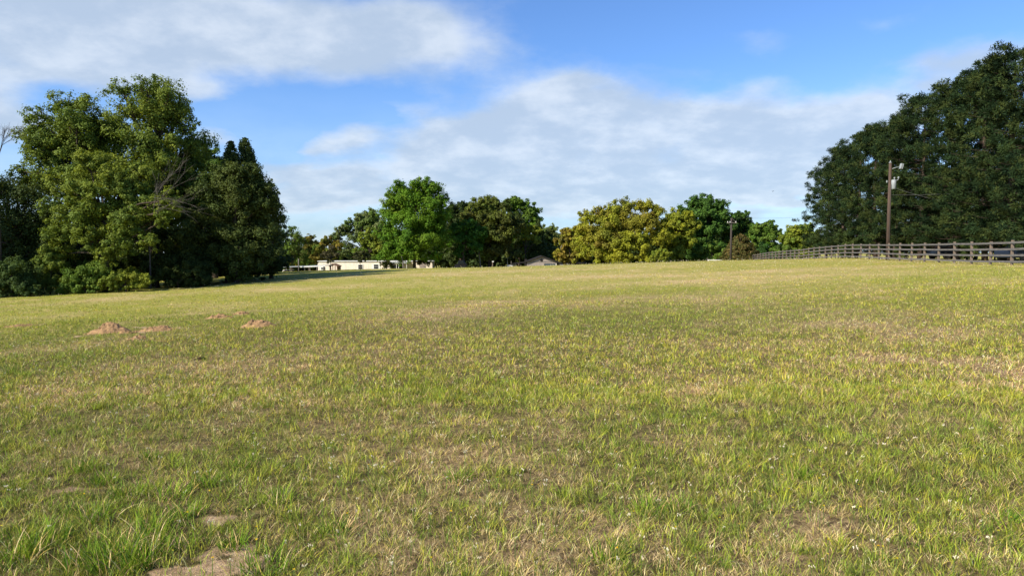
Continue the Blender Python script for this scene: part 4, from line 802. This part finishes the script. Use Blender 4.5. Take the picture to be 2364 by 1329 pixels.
# ------------------------------------------------------------------ garage
Yg = 134.0; xa, xb = P(1217, 605, Yg)[0], P(1285.5, 605, Yg)[0]; xm = (xa + xb) / 2; bg_ = gz(xm, Yg); wg = xb - xa
gr = empty('garage', (xm, Yg, bg_), 'pinkish grey gabled garage with leaf shadows on its front', 'garage')
ze = P(1250, 604.5, Yg)[2] - bg_; zp = P(1250, 593, Yg)[2] - bg_
def gxp(px): return P(px, 605, Yg)[0] - xm
d0, d1, dz = gxp(1256.5), gxp(1282.5), P(1250, 608, Yg)[2] - bg_
w_ = MB(); w_.prism([(-wg / 2, -.2), (d0, -.2), (d0, dz), (d1, dz), (d1, -.2), (wg / 2, -.2), (wg / 2, ze), (0, zp), (-wg / 2, ze)], 0, .2)
w_.box((-wg / 2 + .1, 4.2, ze / 2), (.2, 8, ze)).box((wg / 2 - .1, 4.2, ze / 2), (.2, 8, ze)); w_.build('wall', PINKW, gr)
MB().prism([(-wg / 2 - .35, ze - .12), (0, zp + .06), (wg / 2 + .35, ze - .12), (wg / 2 + .35, ze + .06), (0, zp + .26), (-wg / 2 - .35, ze + .06)], -.4, 8.4).build('roof', DARKR, gr)
MB().box(((d0 + d1) / 2, .1, dz / 2), (d1 - d0 - .004, .06, dz)).build('garage_door', SLATE, gr)
for dx, ww_ in (((d1 + wg / 2) / 2, wg / 2 - d1 - .1),): MB().box((dx, -.03, dz / 2), (ww_ * .7, .05, dz)).build('corner_trim', WHITEP, gr)
MB().box((0, -.02, ze + .02), (wg, .04, .10)).build('belt_trim', DEADW, gr)
MB().tube([(-.1, -.05, zp - .65), (-.1, .0, zp - .65)], .28, 14).build('gable_vent', DARKR, gr)
# lean-to left of the garage
MB().prism([(gxp(1178), P(1200, 610.5, Yg)[2] - bg_), (gxp(1216), P(1200, 606, Yg)[2] - bg_), (gxp(1216), P(1200, 604.5, Yg)[2] - bg_), (gxp(1178), P(1200, 609.2, Yg)[2] - bg_)], .5, 6).build('lean_to_roof', DARKR, gr)
MB().box((gxp(1214), .6, 1.2), (.5, .1, 2.4)).build('lean_to_wall', DARKR, gr)
MB().box((gxp(1180), .7, 1.0), (.12, .12, 2.0)).build('lean_to_post', DEADW, gr)
# white flat canopy, left of garage
Yk = 158; q = P(1186, 600, Yk); b_ = gz(q[0], Yk); ca = empty('metal_canopy', (q[0], Yk, b_), 'thin white flat canopy seen above the lean to, left of the garage', 'canopy')
zc = P(1186, 595.2, Yk)[2] - b_; cw = 32 / F * Yk; MB().box((0, 0, zc), (cw, 3, .16)).build('roof', WHITEP, ca)
for dx in (-.45, .14, .45): MB().tube([(dx * cw, -1.2, -.1), (dx * cw, -1.2, zc)], .07, 6).build('post', WHITEP, ca)
# vehicles
def car(name, label, px, ytop, wpx, Y, bodym, pickup=False, rz=0, group=None):
    q = P(px, ytop, Y); b_ = gz(q[0], Y); H = 1.55; L = wpx / F * Y; rt = empty(name, (q[0], Y, max(b_, q[2] - H)), label, 'car', group, rz=rz)
    L2 = L / 2
    prof = [(-L2, .35), (-L2, .85), (-L2 * .55, 1.0), (-L2 * .32, H), (L2 * .45, H), (L2 * .80, 1.02), (L2, .95), (L2, .35)]
    MB().prism(prof, -.9, .9).build('body', bodym, rt, bevel=.06)
    MB().prism([(-L2 * .50, 1.04), (-L2 * .30, H - .08), (L2 * .42, H - .08), (L2 * .70, 1.04)], -.915, .915).build('windows', GLASS, rt)
    MB().add([(-L2 * .565, -.75, 1.03), (-L2 * .565, .75, 1.03), (-L2 * .345, .68, H - .06), (-L2 * .345, -.68, H - .06)], [(0, 1, 2, 3)]).build('windscreen', GLASS, rt)
    for sx in (-.62, .62):
        for sy in (-.88, .88): MB().tube([(sx * L2, sy - .1, .33), (sx * L2, sy + .1, .33)], .33, 16).build('wheel', TYRE, rt)
    return rt
car('parked_car', 'black car mostly hidden by the meadow crest right of the cream home', 1064, 614.2, 27, 112, BLACKC)
car('parked_car', 'dark blue car in the shade behind the fence, middle of the pines', 2192, 574, 80, 64, BLUEC, rz=R(8), group='cars in the shade of the pines')
car('parked_car', 'dark blue car in the shade behind the last fence bay at right', 2372, 570, 120, 48, BLUEC, rz=R(10), group='cars in the shade of the pines')
Yv = 140; q = P(1181, 612, Yv); b_ = q[2] - 1.1; cg_ = empty('farm_cart', (q[0], Yv, b_), 'low white farm cart partly hidden by the crest, left of the garage', 'cart')
MB().box((0, 0, .85), (1.9, 1.3, .5)).build('cart_body', WHITEP, cg_, bevel=.05)
MB().box((.0, 0, 1.13), (1.5, 1.2, .05)).build('cart_top', WHITEP, cg_)
for sx in (-.6, .6): MB().tube([(sx, -.72, .4), (sx, -.55, .4)], .38, 14).build('wheel', TYRE, cg_)
q = P(1137, 603, 132); b_ = gz(q[0], 132); hp = empty('yard_post', (q[0], 132, b_), 'pale yellowish wooden yard post with a small lamp on top', 'post')
zt_ = q[2] - b_; MB().box((0, 0, zt_ / 2 - .1), (.16, .16, zt_ - .1)).build('post_shaft', POSTW, hp); MB().box((.08, -.05, zt_ - .05), (.34, .2, .16)).build('lamp_box', WHITEP, hp)
# dark low open shed right of garage
Yd = 146; q = P(1320, 610, Yd); b_ = gz(q[0], Yd); ds = empty('low_shed', (q[0], Yd, b_), 'long dark flat roofed shed just above the crest, right of the garage', 'shed')
w2 = 70 / F * Yd; z2 = P(1320, 608, Yd)[2] - b_
MB().box((0, 1.5, z2), (w2, 4, .35)).build('roof', DARKR, ds); MB().box((.3, -.54, z2 - .28), (w2 * .9, .05, .12)).build('fascia', GALV, ds)
for dx in (-.47, -.15, .1, .47): MB().box((dx * w2, -.3, z2 / 2 - .2), (.14, .14, z2)).build('post', WHITEP if dx == .1 else DARKR, ds)
MB().box((0, 3.4, z2 / 2), (w2, .1, z2)).build('back_wall', DARKR, ds)
# white rail fence
Yw = 128; q = P(1659, 605, Yw); b_ = P(1659, 599.8, Yw)[2] - 1.2; wf = empty('white_rail_fence', (q[0], Yw, b_), 'short white rail fence near the far end of the wooden fence', 'fence')
w3 = 49 / F * Yw
MB().box((0, 0, 1.17), (w3, .10, .14)).build('rail', WHITEP, wf); MB().box((0, .02, .6), (w3, .08, .14)).build('rail', WHITEP, wf)
for dx in (-.5, 0, .5): MB().box((dx * w3, -.08, .45), (.16, .14, 1.55)).build('post', WHITEP, wf)
MB().box((-.54 * w3, .0, .6), (.12, .12, 1.9)).build('post', DEADW, wf)
# things at the foot of the fence
q = fp(9.6); q2 = (q[0] + .8, q[1], gz(q[0] + .8, q[1]))
st = MB(); rq2 = random.Random(2)
for i in range(5): st.ell((rq2.uniform(-.3, .3), rq2.uniform(-.1, .1), .06), (rq2.uniform(.06, .13), .09, rq2.uniform(.05, .1)), 8, 6)
o = st.build('rock_pile', STONE, None, True); o.location = q2; setp(o, 'few small pale rocks at the foot of the wooden fence', 'rocks')
broadleaf('bush', 'small grey green shrub behind the fence above the pale rocks', 2078, 582, 598, 10, 62, SAGE, 900, size=.12, cat='bush', lobes=[(2073, 590, 5), (2080, 588, 5), (2084, 593, 4)], trunk_r=.03)
# trunks of small grey saplings near the brownish oak
bare('bare_sapling', 'pair of pale leaning sapling trunks under the brownish oak', 1108, 600, 138, 1.8, .3, 12, (-.1, 0, 1), DEADW, r0=.09, depth=2, kids=2)
# bird
b0 = P(1784, 442, 90); bd = empty('bird', b0, 'tiny dark bird flying far off against the clouds', 'bird')
mb = MB(); mb.ell((0, 0, 0), (.17, .07, .06), 10, 8); mb.ell((.17, 0, .03), (.05, .045, .045), 8, 6)
mb.add([(.08, .04, .02), (-.08, .04, .02), (-.12, .34, .2), (.0, .36, .2)], [(0, 1, 2, 3)]); mb.add([(.08, -.04, .02), (-.08, -.04, .02), (-.12, -.34, .2), (.0, -.36, .2)], [(0, 3, 2, 1)]); mb.add([(-.12, .03, 0), (-.12, -.03, 0), (-.3, -.06, 0), (-.3, .06, 0)], [(0, 1, 2, 3)])
mb.build('bird_body', BLACKC, bd, True); bd.rotation_euler = (0, 0, .5); bd.scale = (.5, .5, .5)
